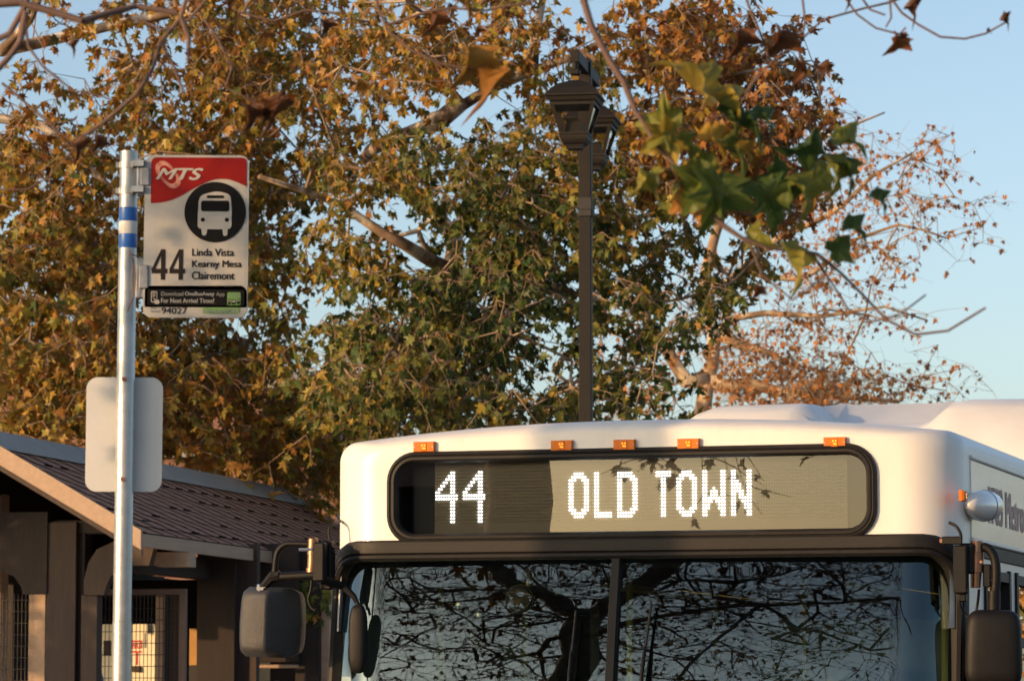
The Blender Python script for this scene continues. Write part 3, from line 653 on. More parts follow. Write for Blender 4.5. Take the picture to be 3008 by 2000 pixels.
# dry curled leaves
for q in [(1380, 140, 1370, 290, 9, .66, .3), (1400, 215, 1470, 340, 9, .74, .9), (1340, 0, 1420, 45, 9, .68, .2), (1270, 40, 1275, 120, 9, .85, .4), (1400, 80, 1405, 120, 9, .9, .2),
          (2170, 90, 2170, 190, 9.2, .95, .2), (2300, 90, 2260, 200, 9.2, .93, .3), (2370, 215, 2310, 235, 9.2, .96, .2), (2400, 200, 2440, 250, 9.2, .96, .4),
          (2660, 25, 2720, 60, 9, 1., .4), (2640, 105, 2610, 180, 9, .86, .3), (2645, 100, 2655, 130, 9, .97, .4), (2940, 60, 2985, 75, 9, 1., .2), (2900, 95, 2920, 92, 9, 1., .2),
          (2480, -10, 2510, 30, 9, 1., .2), (730, 310, 745, 400, 9.4, .98, .2), (770, 305, 830, 400, 9.4, .98, .6), (760, 310, 800, 370, 9.4, 1., .2), (210, 420, 250, 480, 9.4, 1., .3),
          (200, 130, 235, 160, 9, .9, .2), (2230, 840, 2215, 890, 8.3, .93, .2), (1870, 60, 1880, 20, 9, .7, .2), (660, 0, 690, 40, 9, 1., .2), (950, 60, 960, 120, 9, 1., .2), (290, 400, 280, 460, 9.2, .98, .3)]:
    qq = list(q); qq[2] = q[0] + (q[2] - q[0]) * 0.72; qq[3] = q[1] + (q[3] - q[1]) * 0.72; nleaf(*qq, shade=0.55, curl=2.2, fold=1.6)
root = empty('sycamore_tree', (0, 0, 0)); tag(root, 'near sycamore with bare twigs and big green leaves hanging from the top edge', 'tree', 'autumn sycamore trees')
tN.build(root, M['barknear'], M['leaf'])
pos, tip, nor = [np.array([l[i] for l in NL]) for i in range(3)]; sz, ti, sh, cu, fo = [np.array([l[i] for l in NL]) for i in (3, 4, 5, 6, 7)]
V, F, k = leaf_mesh(pos, tip, nor, sz, cu, fo, True)
tt = np.clip(np.repeat(ti, k) + tN.rng.normal(0, 0.035, len(sz) * k), 0, 1)
raw_mesh('leaves', V, F, M['leafnear'], root, True, {'tint': tt, 'shade': np.repeat(sh, k)})

# ------------------------------------------------------------------ the bus
bus = empty('transit_bus', BUS.o, -BUS.th)
tag(bus, 'white city bus with a lit white destination display above its windscreen', 'bus')
W, CR, LEN = 1.316, 0.23, 12.0
def contour(s, off=0.0, w=W, r=CR):
    a = abs(s); g = 1 if s >= 0 else -1; f = w - r; q = r * math.pi / 2
    if a <= f: return (s, -off)
    if a <= f + q:
        t = (a - f) / r; return (g * (f + (r + off) * math.sin(t)), r - (r + off) * math.cos(t))
    return (g * (w + off), r + (a - f - q))
def lean(z, y=0.0): return -(2.36 - z) * math.tan(R(9)) * max(0.0, 1 - max(0, y) / 0.9) if z < 2.36 else 0.0
def c3(s, z, off=0.0, dy=0.0):
    x, y = contour(s, off); return (x, y + dy + lean(z, y), z)
def roof_z(x): return 2.882 - 0.078 * abs(x / W) ** 2.2
def section(ix, iz, y, inset=0.0, z0=0.33):
    """closed cross-section (x,z) of the body, pulled in by ix sideways and iz from above"""
    w = W - ix - inset; pts = [(-w, z0), (-w, 1.02), (-w, 1.9), (-w, 2.36)]; rc, rz = 0.085, 0.085
    zt = roof_z(w - rc) - iz - inset
    n = 7
    for k in range(n + 1):
        t = R(90 * k / n); pts.append((-w + rc * (1 - math.cos(t)), zt - rz + rz * math.sin(t) - 0.0))
    for k in range(1, 16):
        x = (-w + rc) + (2 * (w - rc)) * k / 16; pts.append((x, roof_z(x) - iz - inset))
    for k in range(n, -1, -1):
        t = R(90 * k / n); pts.append((w - rc * (1 - math.cos(t)), zt - rz + rz * math.sin(t)))
    pts += [(w, 2.36), (w, 1.9), (w, 1.02), (w, z0)]
    return [(x, y + lean(max(z, 0.75), y), z) for x, z in pts]
def shell(inset):
    rows = []; yo = inset
    for k in range(0, 11):
        t = R(90 * k / 10); i = 1 - math.sin(t)
        rows.append(section(CR * i, 0.065 * i, yo + CR * (1 - math.cos(t)), inset))
    for y in (0.8, 3, 6, 9, LEN - 0.3): rows.append(section(0, 0, y, inset))
    rows.append(section(0.10, 0.06, LEN - inset, inset))
    return rows
def closed_shell(rows):
    mb = MB(); b_, n = mb.quad_grid(rows, True)
    for base_, flip in ((b_, 1), (b_ + (len(rows) - 1) * n, -1)):
        for i in range(n // 2 - 1 + (n % 2)):
            q = (base_ + i, base_ + i + 1, base_ + n - 2 - i, base_ + n - 1 - i)
            if len(set(q)) == 3: q = tuple(dict.fromkeys(q))
            mb.f.append(q[::flip])
    return mb
b = closed_shell(shell(0.0)); body = b.build('body', M['paint'], None, smooth=True, sharp=40)
cut = []
c = closed_shell([[(x, y, max(z, 0.38)) for x, y, z in r] for r in shell(0.05)]); cut.append(c.build('cut', M['paint']))
# windscreen opening (wraps round both corners), destination window, side windows
WZ0, WZ1 = 1.02, 2.325
c = MB(); c.prism(rrect(-W + 0.045, WZ0, W - 0.045, WZ1, 0.10), -0.6, 0.30); cut.append(c.build('cut', M['paint']))
c = MB(); c.box((0, -0.12, (WZ0 + WZ1 - .2) / 2), (3.2, 0.66, WZ1 - WZ0 - 0.40)); cut.append(c.build('cut', M['paint']))
lx0, lz0 = BUS.onY(1163, 1564); lx1, lz1 = BUS.onY(2549, 1342)
_, lz0b = BUS.onY(2549, 1566); _, lz1b = BUS.onY(1163, 1342); lz0 = (lz0 + lz0b) / 2; lz1 = (lz1 + lz1b) / 2
c = MB(); c.prism(rrect(lx0, lz0, lx1, lz1, 0.085), -0.3, 0.30); cut.append(c.build('cut', M['paint']))
SWZ0, SWZ1 = 1.25, 2.27
side_wins = [(0.62, 1.25), (1.42, 2.55), (2.72, 4.1), (4.25, 5.6), (5.75, 7.1), (7.25, 8.6), (8.75, 10.2)]
for y0, y1 in side_wins:
    c = MB(); c.box((0, (y0 + y1) / 2, (SWZ0 + SWZ1) / 2), (3.2, y1 - y0, SWZ1 - SWZ0), bev=0.05); cut.append(c.build('cut', M['paint']))
for yy in (2.6, 8.6):
    c = MB(); c.lathe((0, yy, 0.48), [(0.56, -1.6), (0.56, 1.6)], 28, 'X'); cut.append(c.build('cut', M['paint']))
boolean(body, cut)
me = body.data; me.materials.clear(); me.materials.append(M['paint'])
for p in me.polygons: p.material_index = 0
body.parent = bus

def sweep(path, sec, name, material, parent, closed=False, smooth=True, warp=None, sharp=35):
    """path in (s,z) on the bus front; sec: closed list of (in-plane outward n, off the surface)"""
    m = len(path); rows = []
    for i, (s_, z_) in enumerate(path):
        a = path[(i - 1) % m] if (closed or i > 0) else path[i]; c_ = path[(i + 1) % m] if (closed or i < m - 1) else path[i]
        dx, dz = c_[0] - a[0], c_[1] - a[1]; l = math.hypot(dx, dz) or 1; nx, nz = dz / l, -dx / l
        row = []
        for n_, o_ in sec:
            s2, z2 = s_ + nx * n_, z_ + nz * n_; row.append(c3(s2, z2, o_, warp(s2, z2) if warp else 0.0))
        rows.append(row)
    mb = MB()
    if closed: rows.append(rows[0]); mb.loft(rows, False)
    else: mb.loft(rows, True)
    return mb.build(name, material, parent, smooth=smooth, sharp=sharp)
def dens(path, step=0.06, closed=True):
    out = []; m = len(path)
    for i in range(m if closed else m - 1):
        a, c_ = path[i], path[(i + 1) % m]; k = max(1, int(math.dist(a, c_) / step))
        for j in range(k): out.append((a[0] + (c_[0] - a[0]) * j / k, a[1] + (c_[1] - a[1]) * j / k))
    if not closed: out.append(path[-1])
    return out
# destination display
ds = MB()
hx0, hx1, hz0, hz1 = lx0 - 0.012, lx1 + 0.012, lz0 - 0.012, lz1 + 0.012
ds.box(((hx0 + hx1) / 2, 0.245, (hz0 + hz1) / 2), (hx1 - hx0, 0.02, hz1 - hz0))
for zz in (hz0 - 0.012, hz1 + 0.012): ds.box(((hx0 + hx1) / 2, 0.15, zz), (hx1 - hx0, 0.2, 0.02))
for xx in (hx0 - 0.012, hx1 + 0.012): ds.box((xx, 0.15, (hz0 + hz1) / 2), (0.02, 0.2, hz1 - hz0))
disp = ds.build('destination_display', M['ledcase'], bus)
gp = dens(rrect(lx0 - .004, lz0 - .004, lx1 + .004, lz1 + .004, 0.088, 8))
sweep(gp, [(0.031, -0.004), (0.034, 0.006), (0.030, 0.016), (0.020, 0.021), (0.014, 0.017), (0.010, 0.021), (0.0, 0.022), (-0.008, 0.014), (-0.012, -0.006), (-0.012, -0.03), (0.005, -0.03)][::-1], 'window_gasket', M['rubber'], disp, True)
mb = MB(); mb.ngon([(x, 0.006, z) for x, z in rrect(lx0, lz0, lx1, lz1, 0.085, 8)]); mb.build('window_glass', M['signglass'], disp)
ax0, _ = BUS.onY(1278, 1450, 0.07); ax1, _ = BUS.onY(2487, 1450, 0.07)
_, za = BUS.onY(1880, 1373, 0.07); _, zb = BUS.onY(1880, 1529, 0.07)
NCOL, NROW = 160, 16; px = (ax1 - ax0) / NCOL; pz = (za - zb) / NROW; BY = 0.072
mb = MB(); mb.box(((ax0 + ax1) / 2, BY + 0.012, (lz0 + lz1) / 2), (ax1 - ax0 + 0.005, 0.02, lz1 - lz0 + 0.06)); mb.build('led_board', M['ledboard'], disp)
mb = MB()
for sx, w_ in ((ax0 - 0.05, 0.094), (ax1 + 0.06, 0.11)): mb.box((sx, BY + 0.02, (lz0 + lz1) / 2), (w_, 0.015, lz1 - lz0 + 0.04))
build_each(mb, 'side_blank', M['dash'], disp)
G4 = ["......##.", ".....###.", "....####.", "...##.##.", "..##..##.", ".##...##.", "##....##.", "#########", "#########"] + ["......##."] * 7
GO = ["..####..", ".######.", "###..###"] + ["##....##"] * 8 + ["###..###", ".######.", "..####.."]
GL = ["##....."] * 12 + ["#######"] * 2
GD = ["######..", "#######.", "##...###"] + ["##....##"] * 8 + ["##...###", "#######.", "######.."]
GT = ["######", "######"] + ["..##.."] * 12
GW = ["##.....##"] * 5 + ["##..#..##", "##.###.##", "##.###.##", "#########", "####.####", "###...###", "###...###", "##.....##", "##.....##"]
GN = ["##....##", "##....##", "##....##", "###...##", "####..##", "####..##", "#####.##", "##.##.##", "##.#####", "##..####", "##...###", "##...###", "##....##", "##....##"]
lit = {}; glyph_mb = []
for gly, c0, r0 in ((G4, 0, 0), (G4, 11, 0), (GO, 53, 1), (GL, 63, 1), (GD, 72, 1), (GT, 87, 1), (GO, 95, 1), (GW, 105, 1), (GN, 116, 1)):
    glyph_mb.append(MB())
    for r_, row in enumerate(gly):
        for k, ch in enumerate(row):
            if ch == '#': lit[(c0 + k, r0 + r_)] = glyph_mb[-1]
offm = MB()
for c_ in range(NCOL):
    for r_ in range(NROW):
        x, z = ax0 + (c_ + .5) * px, za - (r_ + .5) * pz; L_ = (c_, r_) in lit; rr = 0.0046 if L_ else 0.0026
        rings = [[(x + q * rr * math.cos(a * math.pi / 4), BY - h, z + q * rr * math.sin(a * math.pi / 4)) for a in range(8)] for q, h in ((1, 0.0), (0.9, 0.002), (0.4, 0.0035))]
        (lit[(c_, r_)] if L_ else offm).loft(rings, True)
for q, ch_ in zip(glyph_mb, '44OLDTOWN'): q.build('led_lettering', M['led'], disp)['label'] = 'lit character %s of the display' % ch_; offm.build('unlit_dots', M['leddot'], disp)
# windscreen: raked, wraps round the corners, two panes
def belly(z):
    t = max(0.0, (z - WZ0) / 1.3); return 0.060 * t ** 3 - 0.038 * t
def rake(s, z): return lean(z) + belly(z)      # bellied glass: steeper lean towards the top
def pane(s0, s1, n):
    rows = []
    for j in range(13):
        z = WZ0 - 0.03 + (WZ1 + 0.02 - WZ0 + 0.03) * j / 12
        rows.append([c3(s0 + (s1 - s0) * k / n, z, -0.012, 0.02 - 0.028 * (1 - ((s0 + (s1 - s0) * k / n) / 1.3) ** 2) + belly(z)) for k in range(n + 1)])
    mb = MB(); mb.quad_grid(rows); return mb.build('windshield', M['glass'], bus, smooth=True)
sdx, _ = BUS.onY(1812, 1750)
pane(-1.42, sdx - 0.004, 44); pane(sdx + 0.004, 1.42, 44)
mb = MB()
rows = [[(sdx - 0.022, rake(0, z) - 0.012 , z), (sdx - 0.016, rake(0, z) - 0.03, z), (sdx + 0.016, rake(0, z) - 0.03, z), (sdx + 0.022, rake(0, z) - 0.012, z), (sdx + 0.02, rake(0, z) + 0.01, z), (sdx - 0.02, rake(0, z) + 0.01, z)] for z in [WZ0 + (WZ1 - WZ0) * k / 8 for k in range(9)]]
mb.loft(rows); mb.build('windshield_divider', M['rubber'], bus)
# black frame round the windscreen: high header band, slim pillars
zt = 2.352; S_ = 1.375; rp = 0.20
path = [(-S_, 0.98), (-S_, zt - rp)] + [(-S_ + rp - rp * math.cos(R(a)), zt - rp + rp * math.sin(R(a))) for a in range(12, 91, 13)] + [(S_ - rp, zt)] + [(S_ - rp + rp * math.sin(R(a)), zt - rp + rp * math.cos(R(a))) for a in range(12, 91, 13)] + [(S_, 0.98)]
path = dens(path, 0.05, False)[::-1]
sweep(path, [(0.040, -0.006), (0.042, 0.010), (0.034, 0.020), (0.010, 0.024), (-0.010, 0.021), (-0.016, 0.012), (-0.020, 0.020), (-0.032, 0.022), (-0.042, 0.010), (-0.044, -0.03), (0.02, -0.03)], 'windshield_frame', M['rubber'], bus)
# marker lamps
def marker(u, v, parent=bus, side=False):
    x, z = BUS.onY(u, v)
    lm = MB()
    w_, h_ = 0.046, 0.0215
    prof = [(1.0, 0.0, 1.0), (1.0, 0.012, 1.0), (0.93, 0.020, 0.86)]
    rows = [[(sx * w_ * a, -0.002 - d, sz * h_ * c_) for sx, sz in ((-1, -1), (1, -1), (1, 1), (-1, 1))] for a, d, c_ in prof]
    lm.loft(rows)
    o = lm.build('marker_light', M['amber'], parent)
    mid = MB(); mid.box((0, -0.021, 0), (0.028, 0.006, 0.037), bev=0.002); mid.build('lens', M['amber'], o)
    core = MB()
    for i, (dx, dz) in enumerate(((-.0055, .006), (.0055, .006), (-.001, -.005), (.006, -.006))): core.box((dx, -0.0245, dz), (0.0065, 0.003, 0.0055), bev=0.001)
    build_each(core, 'lamp', M['amberlit'], o)
    sc = MB()
    for dx in (-0.039, 0.039): sc.lathe((dx, -0.022, 0), [(0.003, -0.002), (0.003, 0.002)], 8, 'Y')
    build_each(sc, 'screw', M['galvdark'], o)
    if side: o.rotation_euler = (0, 0, R(90))
    else: o.location = (x, 0.003, z)
    return o
for u, v in ((1248, 1313), (1652, 1309), (1836, 1307), (2024, 1304), (2454, 1300)): marker(u, v)
sm = marker(0, 0, side=True); yl, zl = BUS.onX(2819, 1456, W); sm.location = (W + 0.002, yl, zl)
# side of the bus: upper panel, window band, lettering, camera pod
def sidept(u, v, x=W): return BUS.onX(u, v, x)
y0, zA = sidept(2800, 1333); _, zB = sidept(2800, 1566)
mb = MB(); mb.box((W + 0.002, (0.30 + 11.5) / 2, (zA + zB) / 2), (0.008, 11.2, zA - zB), bev=0.002); mb.build('side_panel', M['sidepaint'], bus)
mb = MB(); mb.box((W + 0.004, 5.9, zA + 0.012), (0.016, 11.2, 0.016), bev=0.004); mb.box((W + 0.006, 5.9, zB - 0.008), (0.02, 11.2, 0.014), bev=0.004); mb.build('side_trim', M['paint'], bus)
mb = MB(); mb.box((W + 0.002, 5.9, zB - 0.045), (0.012, 11.2, 0.055), bev=0.003); mb.build('window_header', M['rubber'], bus)
for sgn in (1, -1):
    for y0_, y1_ in side_wins:
        mb = MB(); mb.box((sgn * (W - 0.022), (y0_ + y1_) / 2, (SWZ0 + SWZ1) / 2), (0.006, y1_ - y0_ + 0.02, SWZ1 - SWZ0 + 0.02)); wo_ = mb.build('side_window', M['sideglass'], bus)
        mb = MB()
        for yy in (y0_ + 0.015, y1_ - 0.015): mb.box((sgn * (W - 0.004), yy, (SWZ0 + SWZ1) / 2), (0.03, 0.05, SWZ1 - SWZ0 + 0.03))
        for zz in (SWZ0 + 0.015, SWZ1 - 0.015, SWZ1 - 0.28): mb.box((sgn * (W - 0.0045), (y0_ + y1_) / 2, zz), (0.026, y1_ - y0_, 0.04))
        mb.build('window_frame', M['rubber'], wo_)
tx = text('1703 Metro', M['redletter'], bus, (0, 0, 1, 1), 0, bold=0.006)
ya, zt1 = sidept(2905, 1427, W + .008); _, zt0 = sidept(2905, 1537, W + .008); yb_, _ = sidept(3030, 1500, W + .008); hh = zt1 - zt0
for v_ in tx.data.vertices: v_.co = (W + 0.0085, ya + v_.co.x * hh * 6.0, zt0 + v_.co.z * hh)
yc, zc = sidept(2893, 1485, W + 0.05)
pod = MB(); prof = []
for k in range(13):
    t = -1 + 2 * k / 12; r_ = 0.056 * max(0.03, (1 - abs(t) ** 2.3)) ** 0.62; prof.append((r_, t * 0.20))
pod.lathe((0, 0, 0), prof, 24, 'Y'); pod.v = [(x * 1.05, y, z * 1.12) for x, y, z in pod.v]
po = pod.build('camera_pod', M['sidepaint'], bus, smooth=True, loc=(W + 0.045, yc, zc)); po.rotation_euler = (R(2), 0, R(-8))
mb = MB()
mb.lathe((0, -0.0, 0), [(0.0565, -0.004), (0.0575, -0.004), (0.0575, 0.004), (0.0565, 0.004)], 24, 'Y'); mb.v = [(x * 1.05, y, z * 1.12) for x, y, z in mb.v]
mb.box((0.02, 0.05, 0.053), (0.012, 0.05, 0.008)); mb.build('seam', M['galvdark'], po)
# roof fairing with a sunk middle
def fair(y, lift, sink=0.12):
    k = lift; base = 2.80; top = base + (3.335 - base) * k + max(0, y - 5.2) * 0.012; mid = top - sink * k
    pts = [(-1.06, base - 0.05), (-1.05, base + 0.06 * k), (-1.02, top - 0.13 * k), (-0.96, top - 0.04 * k), (-0.86, top - .005), (-0.42, top), (-0.33, top - 0.01), (-0.25, mid + 0.01), (-0.20, mid), (0.27, mid), (0.33, mid + 0.012), (0.43, top - 0.012), (0.52, top), (0.95, top - .005), (1.06, top - 0.04 * k), (1.12, top - 0.14 * k), (1.17, base + 0.02 * k), (1.18, base - 0.05)]
    return [(x, y, z) for x, z in pts]
mb = MB(); mb.loft([fair(4.3, 0.05), fair(4.5, 0.45), fair(4.75, 0.85), fair(5.0, 0.97), fair(5.12, 1.0, .12), fair(5.25, 1.0, .10), fair(5.55, 1.0, -0.015), fair(6.5, 1.0, -0.02), fair(8, 1.0, -0.02), fair(11.2, 1.0, -0.02), fair(11.6, 0.2, 0)])
fo_ = mb.build('roof_fairing', M['paint'], bus, smooth=True, sharp=50)
mb = MB(); mb.tube([(-0.3, 2.2, 2.86), (-0.3, 2.2, 2.99)], 0.022, 12); xa, za_ = BUS.onY(1978, 1243, 2.2); mb.v = [(v_[0] - (-0.3) + xa, v_[1], v_[2]) for v_ in mb.v]; mb.build('roof_antenna', M['black'], bus)
# mirrors
def mirror(pts_arm, head_c, head_d, head_rot, kind):
    root = empty('side_mirror', parent=bus)
    return root
MY = -0.12
def bp(u, v, y=MY):
    x, z = BUS.onY(u, v, y); return Vector((x, y, z))
def blob_box(c, d, rot, name, material, parent, p=4.0, n=14, taper=0.0):
    """rounded box shell (superellipsoid), slightly tapered towards its foot"""
    mb = MB(); rows = []
    sg = lambda w_, m_: math.copysign(abs(w_) ** m_, w_)
    e = 2.0 / p
    for i in range(n + 1):
        a = -math.pi / 2 + math.pi * i / n; row = []
        for k in range(2 * n):
            t = 2 * math.pi * k / (2 * n); z = sg(math.sin(a), e); q = sg(math.cos(a), e) if 0 < i < n else 0.001
            row.append((d[0] * q * sg(math.cos(t), e) * (1 + taper * z), d[1] * q * sg(math.sin(t), e), d[2] * z))
        rows.append(row)
    mb.loft(rows); o = mb.build(name, material, parent, smooth=True, loc=c); o.rotation_euler = rot; return o
# image-left mirror: textured grey housing on a bronze hinge and bent tube
lm = empty('side_mirror', parent=bus); lm['label'] = 'grey textured mirror on a bent tube at the door side'
h1, h0 = bp(920, 1578), bp(916, 1680)
mb = MB(); mb.tube([h0, h0.lerp(h1, 0.12), h0.lerp(h1, 0.13), h0.lerp(h1, 0.5), h0.lerp(h1, 0.51), h0.lerp(h1, .95), h1], [0.024, 0.024, 0.020, 0.020, 0.023, 0.021, 0.014], 16); mb.build('hinge', M['bronze'], lm, smooth=True, sharp=30)
mb = MB(); mb.tube(smooth_path([bp(915, 1598), bp(870, 1596), bp(840, 1598), bp(818, 1616), bp(810, 1645), bp(806, 1690)], 0.01), 0.0125, 12); mb.build('tube', M['black'], lm, smooth=True)
mb = MB(); mb.tube([bp(930, 1688), bp(820, 1694)], 0.019, 14); mb.tube([bp(822, 1691), bp(796, 1694)], 0.024, 8)
mb.tube([bp(806, 1688), bp(770, 1728)], [0.024, 0.018], 8); mb.tube([bp(940, 1700), bp(985, 1714, -0.06), bp(1010, 1722, -0.03), bp(1040, 1752, -0.03), bp(1052, 1776, -0.03)], [0.020, 0.018, 0.016, 0.012, 0.008], 10)
mb.box(bp(940, 1650), (0.05, 0.05, 0.16), bev=0.006); mb.box(bp(962, 1660, -0.05), (0.05, 0.06, 0.20), bev=0.006); mb.box(bp(958, 1614, -0.06), (0.07, 0.03, 0.03), bev=0.004)
mb.build('arm', M['black'], lm, smooth=True, sharp=35)
mb = MB(); mb.tube(smooth_path([bp(792, 1750), bp(786, 1712), bp(800, 1700), bp(815, 1704)], 0.01), 0.006, 8); mb.tube(smooth_path([bp(916, 1700), bp(912, 1735), bp(905, 1760), bp(915, 1785), bp(930, 1795)], 0.01), 0.0055, 8)
mb.tube(smooth_path([bp(975, 1600, -0.03), bp(966, 1570, -0.03), bp(970, 1545, -.02), bp(985, 1535, 0.02), bp(1000, 1530, 0.1)], 0.01), 0.006, 8); build_each(mb, 'cable', M['rubber'], lm, smooth=True)
mb = MB(); mb.tube([bp(759, 1716, MY - .05), bp(765, 1745, MY - .05)], 0.008, 8); mb.box(bp(766, 1728, MY - .05), (0.03, 0.02, 0.012)); mb.tube([bp(752, 1748, MY - .06), bp(762, 1738, MY - .06)], 0.006, 8); mb.lathe(bp(899, 1613, MY - .02), [(0.007, -0.03), (0.007, 0.03)], 8, 'X'); build_each(mb, 'bolt', M['chrome'], lm)
hc = bp(791, 1827, MY); hw, hz1_ = bp(701, 1830), bp(791, 1725)
# housing: wide rounded face with an edge, darker flank turned away
mb = MB(); rows = []
H_ = abs(hz1_.z - hc.z)
for i in range(15):
    t = -1 + 2 * i / 14; sc_ = (1 - abs(t) ** 5) ** 0.28 if abs(t) < 1 else 0.30; sc_ = max(sc_, 0.32); wt = 1.0 - 0.07 * max(0, t) - 0.02 * max(0, -t)
    base_ = [(-0.115, 0.05), (-0.118, 0.0), (-0.108, -0.055), (-0.09, -0.072), (-0.03, -0.083), (0.012, -0.085), (0.022, -0.080), (0.030, -0.066), (0.058, -0.010), (0.076, 0.055), (0.095, 0.110), (0.098, 0.15), (0.08, 0.165), (-0.09, 0.120)]
    rows.append([(x * wt * (0.80 + 0.2 * sc_), y * sc_, H_ * t) for x, y in base_])
mb.loft(rows); mh = mb.build('mirror_housing', M['greyplastic'], lm, smooth=True, sharp=60, loc=hc); mh.rotation_euler = (R(2), R(2.5), R(-4))
# image-right mirror
rmr = empty('side_mirror', parent=bus); rmr['label'] = 'black mirror on a curved arm at the driver side'
MX = 0.06
hc2 = bp(2919, 1905, MX); w2 = abs(bp(2836, 1900, MX).x - hc2.x); hh2 = abs(bp(2919, 1790, MX).z - hc2.z)
blob_box(hc2, (w2, 0.085, hh2), (0, R(1), R(8)), 'mirror_housing', M['black'], rmr, p=5.0, taper=-0.03)
a1, a0 = bp(2871, 1588, MX), bp(2866, 1726, MX)
mb = MB(); mb.tube([a0, a0.lerp(a1, .33), a0.lerp(a1, .335), a0.lerp(a1, .75), a0.lerp(a1, .76), a1], [0.020, 0.022, 0.028, 0.028, 0.024, 0.021], 16); mb.build('hinge', M['bronze'], rmr, smooth=True, sharp=30)
mb = MB(); mb.tube(smooth_path([bp(2888, 1606, MX), bp(2905, 1612, MX), bp(2922, 1640, MX), bp(2926, 1690, MX), bp(2922, 1750, MX), bp(2921, 1800, MX)], 0.01), 0.019, 12)
mb.tube([bp(2890, 1705, MX), bp(2926, 1703, MX)], 0.012, 10); mb.tube([bp(2920, 1735, MX), bp(2920, 1790, MX)], 0.025, 12)
mb.build('tube', M['black'], rmr, smooth=True, sharp=40)
mb = MB(); mb.box(bp(2823, 1672, 0.0), (0.055, 0.05, 0.19), bev=0.006); mb.box(bp(2842, 1640, 0.03), (0.05, 0.05, 0.12), bev=0.006); mb.box(bp(2828, 1718, 0.02), (0.03, 0.04, 0.13), bev=0.004); mb.box(bp(2795, 1587, -0.01), (0.075, 0.03, 0.032), bev=0.004); mb.box(bp(2900, 1690, MX), (0.03, 0.03, 0.09), bev=0.004); build_each(mb, 'bracket', M['black'], rmr)
mb = MB(); mb.box(bp(2767, 1588, -0.012), (0.018, 0.022, 0.02), bev=0.003); mb.lathe(bp(2882, 1650, MX - 0.03), [(0.006, -0.01), (0.006, 0.01)], 8, 'Y'); build_each(mb, 'bolt', M['bronze'], rmr)
mb = MB(); mb.tube(smooth_path([bp(2789, 1535, -0.01), bp(2808, 1545, -0.03), bp(2822, 1568, -0.03), bp(2822, 1600, -0.02)], 0.01), 0.0065, 8)
mb.tube(smooth_path([bp(2876, 1730, MX), bp(2872, 1770, MX), bp(2864, 1808, MX), bp(2852, 1818, MX), bp(2835, 1800, MX), bp(2820, 1775, 0.02), bp(2815, 1740, 0.02)], 0.01), 0.0055, 8); build_each(mb, 'cable', M['rubber'], rmr, smooth=True)
# small convex mirror seen low at the image-left corner
mb = MB(); mb.tube([bp(1050, 1770, -0.04), bp(1056, 1790, -0.05)], 0.008, 8)
cm = blob_box(bp(1052, 1876, -0.10), (0.038, 0.03, 0.140), (0, 0, 0), 'lower_mirror', M['black'], bus, p=3.2); mb.build('mirror_stalk', M['black'], bus)
# wipers
for (u0, v0, u1, v1, lab) in ((1700, 2060, 1718, 1795, 'a'), (1907, 2060, 1937, 1768, 'b')):
    x0_, z0_ = BUS.onY(u0, v0, 0.02); x1_, z1_ = BUS.onY(u1, v1, 0.05)
    wr = MB(); q0 = Vector((x0_ - 0.02, rake(0, 0.95) - 0.02, 0.95)); p0_, p1_ = Vector((x0_, rake(0, z0_) - 0.045, z0_)), Vector((x1_, rake(0, z1_) - 0.045, z1_))
    wr.tube([q0, p0_.lerp(p1_, 0.3) + Vector((0.004, -0.018, 0)), p0_.lerp(p1_, 0.55) + Vector((0, -0.012, 0))], [0.010, 0.008, 0.006], 8); wo2 = wr.build('wiper', M['black'], bus)
    wb = MB(); wb.tube([p0_ - Vector((0, 0, 0.25)), p0_, p1_], [0.008, 0.009, 0.005], 6); wb.build('wiper_blade', M['rubber'], wo2)
# cabin
mb = MB(); mb.box((0, 5.9, 0.42), (2.46, 11.4, 0.06)); mb.build('cabin_floor', M['interior'], bus)
mb = MB(); mb.box((0, 6.2, 2.60), (2.44, 10.6, 0.02)); mb.box((0, 0.80, 2.45), (2.44, 0.03, 0.30)); mb.build('cabin_ceiling', M['interior'], bus)
mb = MB(); mb.box((0, 0.40, 0.86), (2.3, 0.75, 0.30), bev=0.05); mb.box((0.62, 0.80, 1.05), (0.62, 0.25, 0.2), bev=0.04); mb.build('dashboard', M['dash'], bus)
mb = MB(); mb.tube([(0.62 + 0.23 * math.cos(a), 0.98 + 0.10 * math.sin(a), 1.20 + 0.18 * math.sin(a)) for a in [k * math.pi / 12 for k in range(25)]], 0.014, 8); mb.build('steering_wheel', M['dash'], bus)
ds_ = MB(); ds_.box((0.62, 1.45, 0.95), (0.5, 0.5, 0.14), bev=0.05); ds_.box((0.62, 1.70, 1.35), (0.48, 0.12, 0.75), bev=0.05); ds_.box((0.62, 1.70, 1.82), (0.28, 0.10, 0.18), bev=0.04); ds_.build('driver_seat', M['seatblue'], bus)
mb = MB(); mb.box((0.62, 1.95, 1.45), (1.1, 0.03, 1.3)); mb.build('driver_screen', M['interior'], bus)
for y_ in (2.9, 3.7, 4.5, 5.3, 6.1, 6.9, 7.7, 8.5, 9.3):
    for x_ in (-0.85, 0.85):
        st = MB(); st.box((x_, y_, 0.85), (0.8, 0.42, 0.09), bev=0.03); st.box((x_, y_ + 0.22, 1.2), (0.8, 0.07, 0.65), bev=0.03); st.build('passenger_seat', M['seatblue'], bus)
for x_, y_ in ((-0.36, 1.3), (0.28, 1.95), (0.36, 2.7), (-0.36, 2.9), (-0.38, 4.5), (0.38, 4.5), (0.38, 6.1), (-0.38, 6.1), (0.9, 2.0), (1.05, 1.2), (-0.9, 1.5), (-1.12, 0.95)):
    gp_ = MB(); gp_.tube([(x_, y_, 0.45), (x_, y_, 2.58)], 0.017, 10); gp_.build('grab_pole', M['grabpole'], bus, smooth=True)
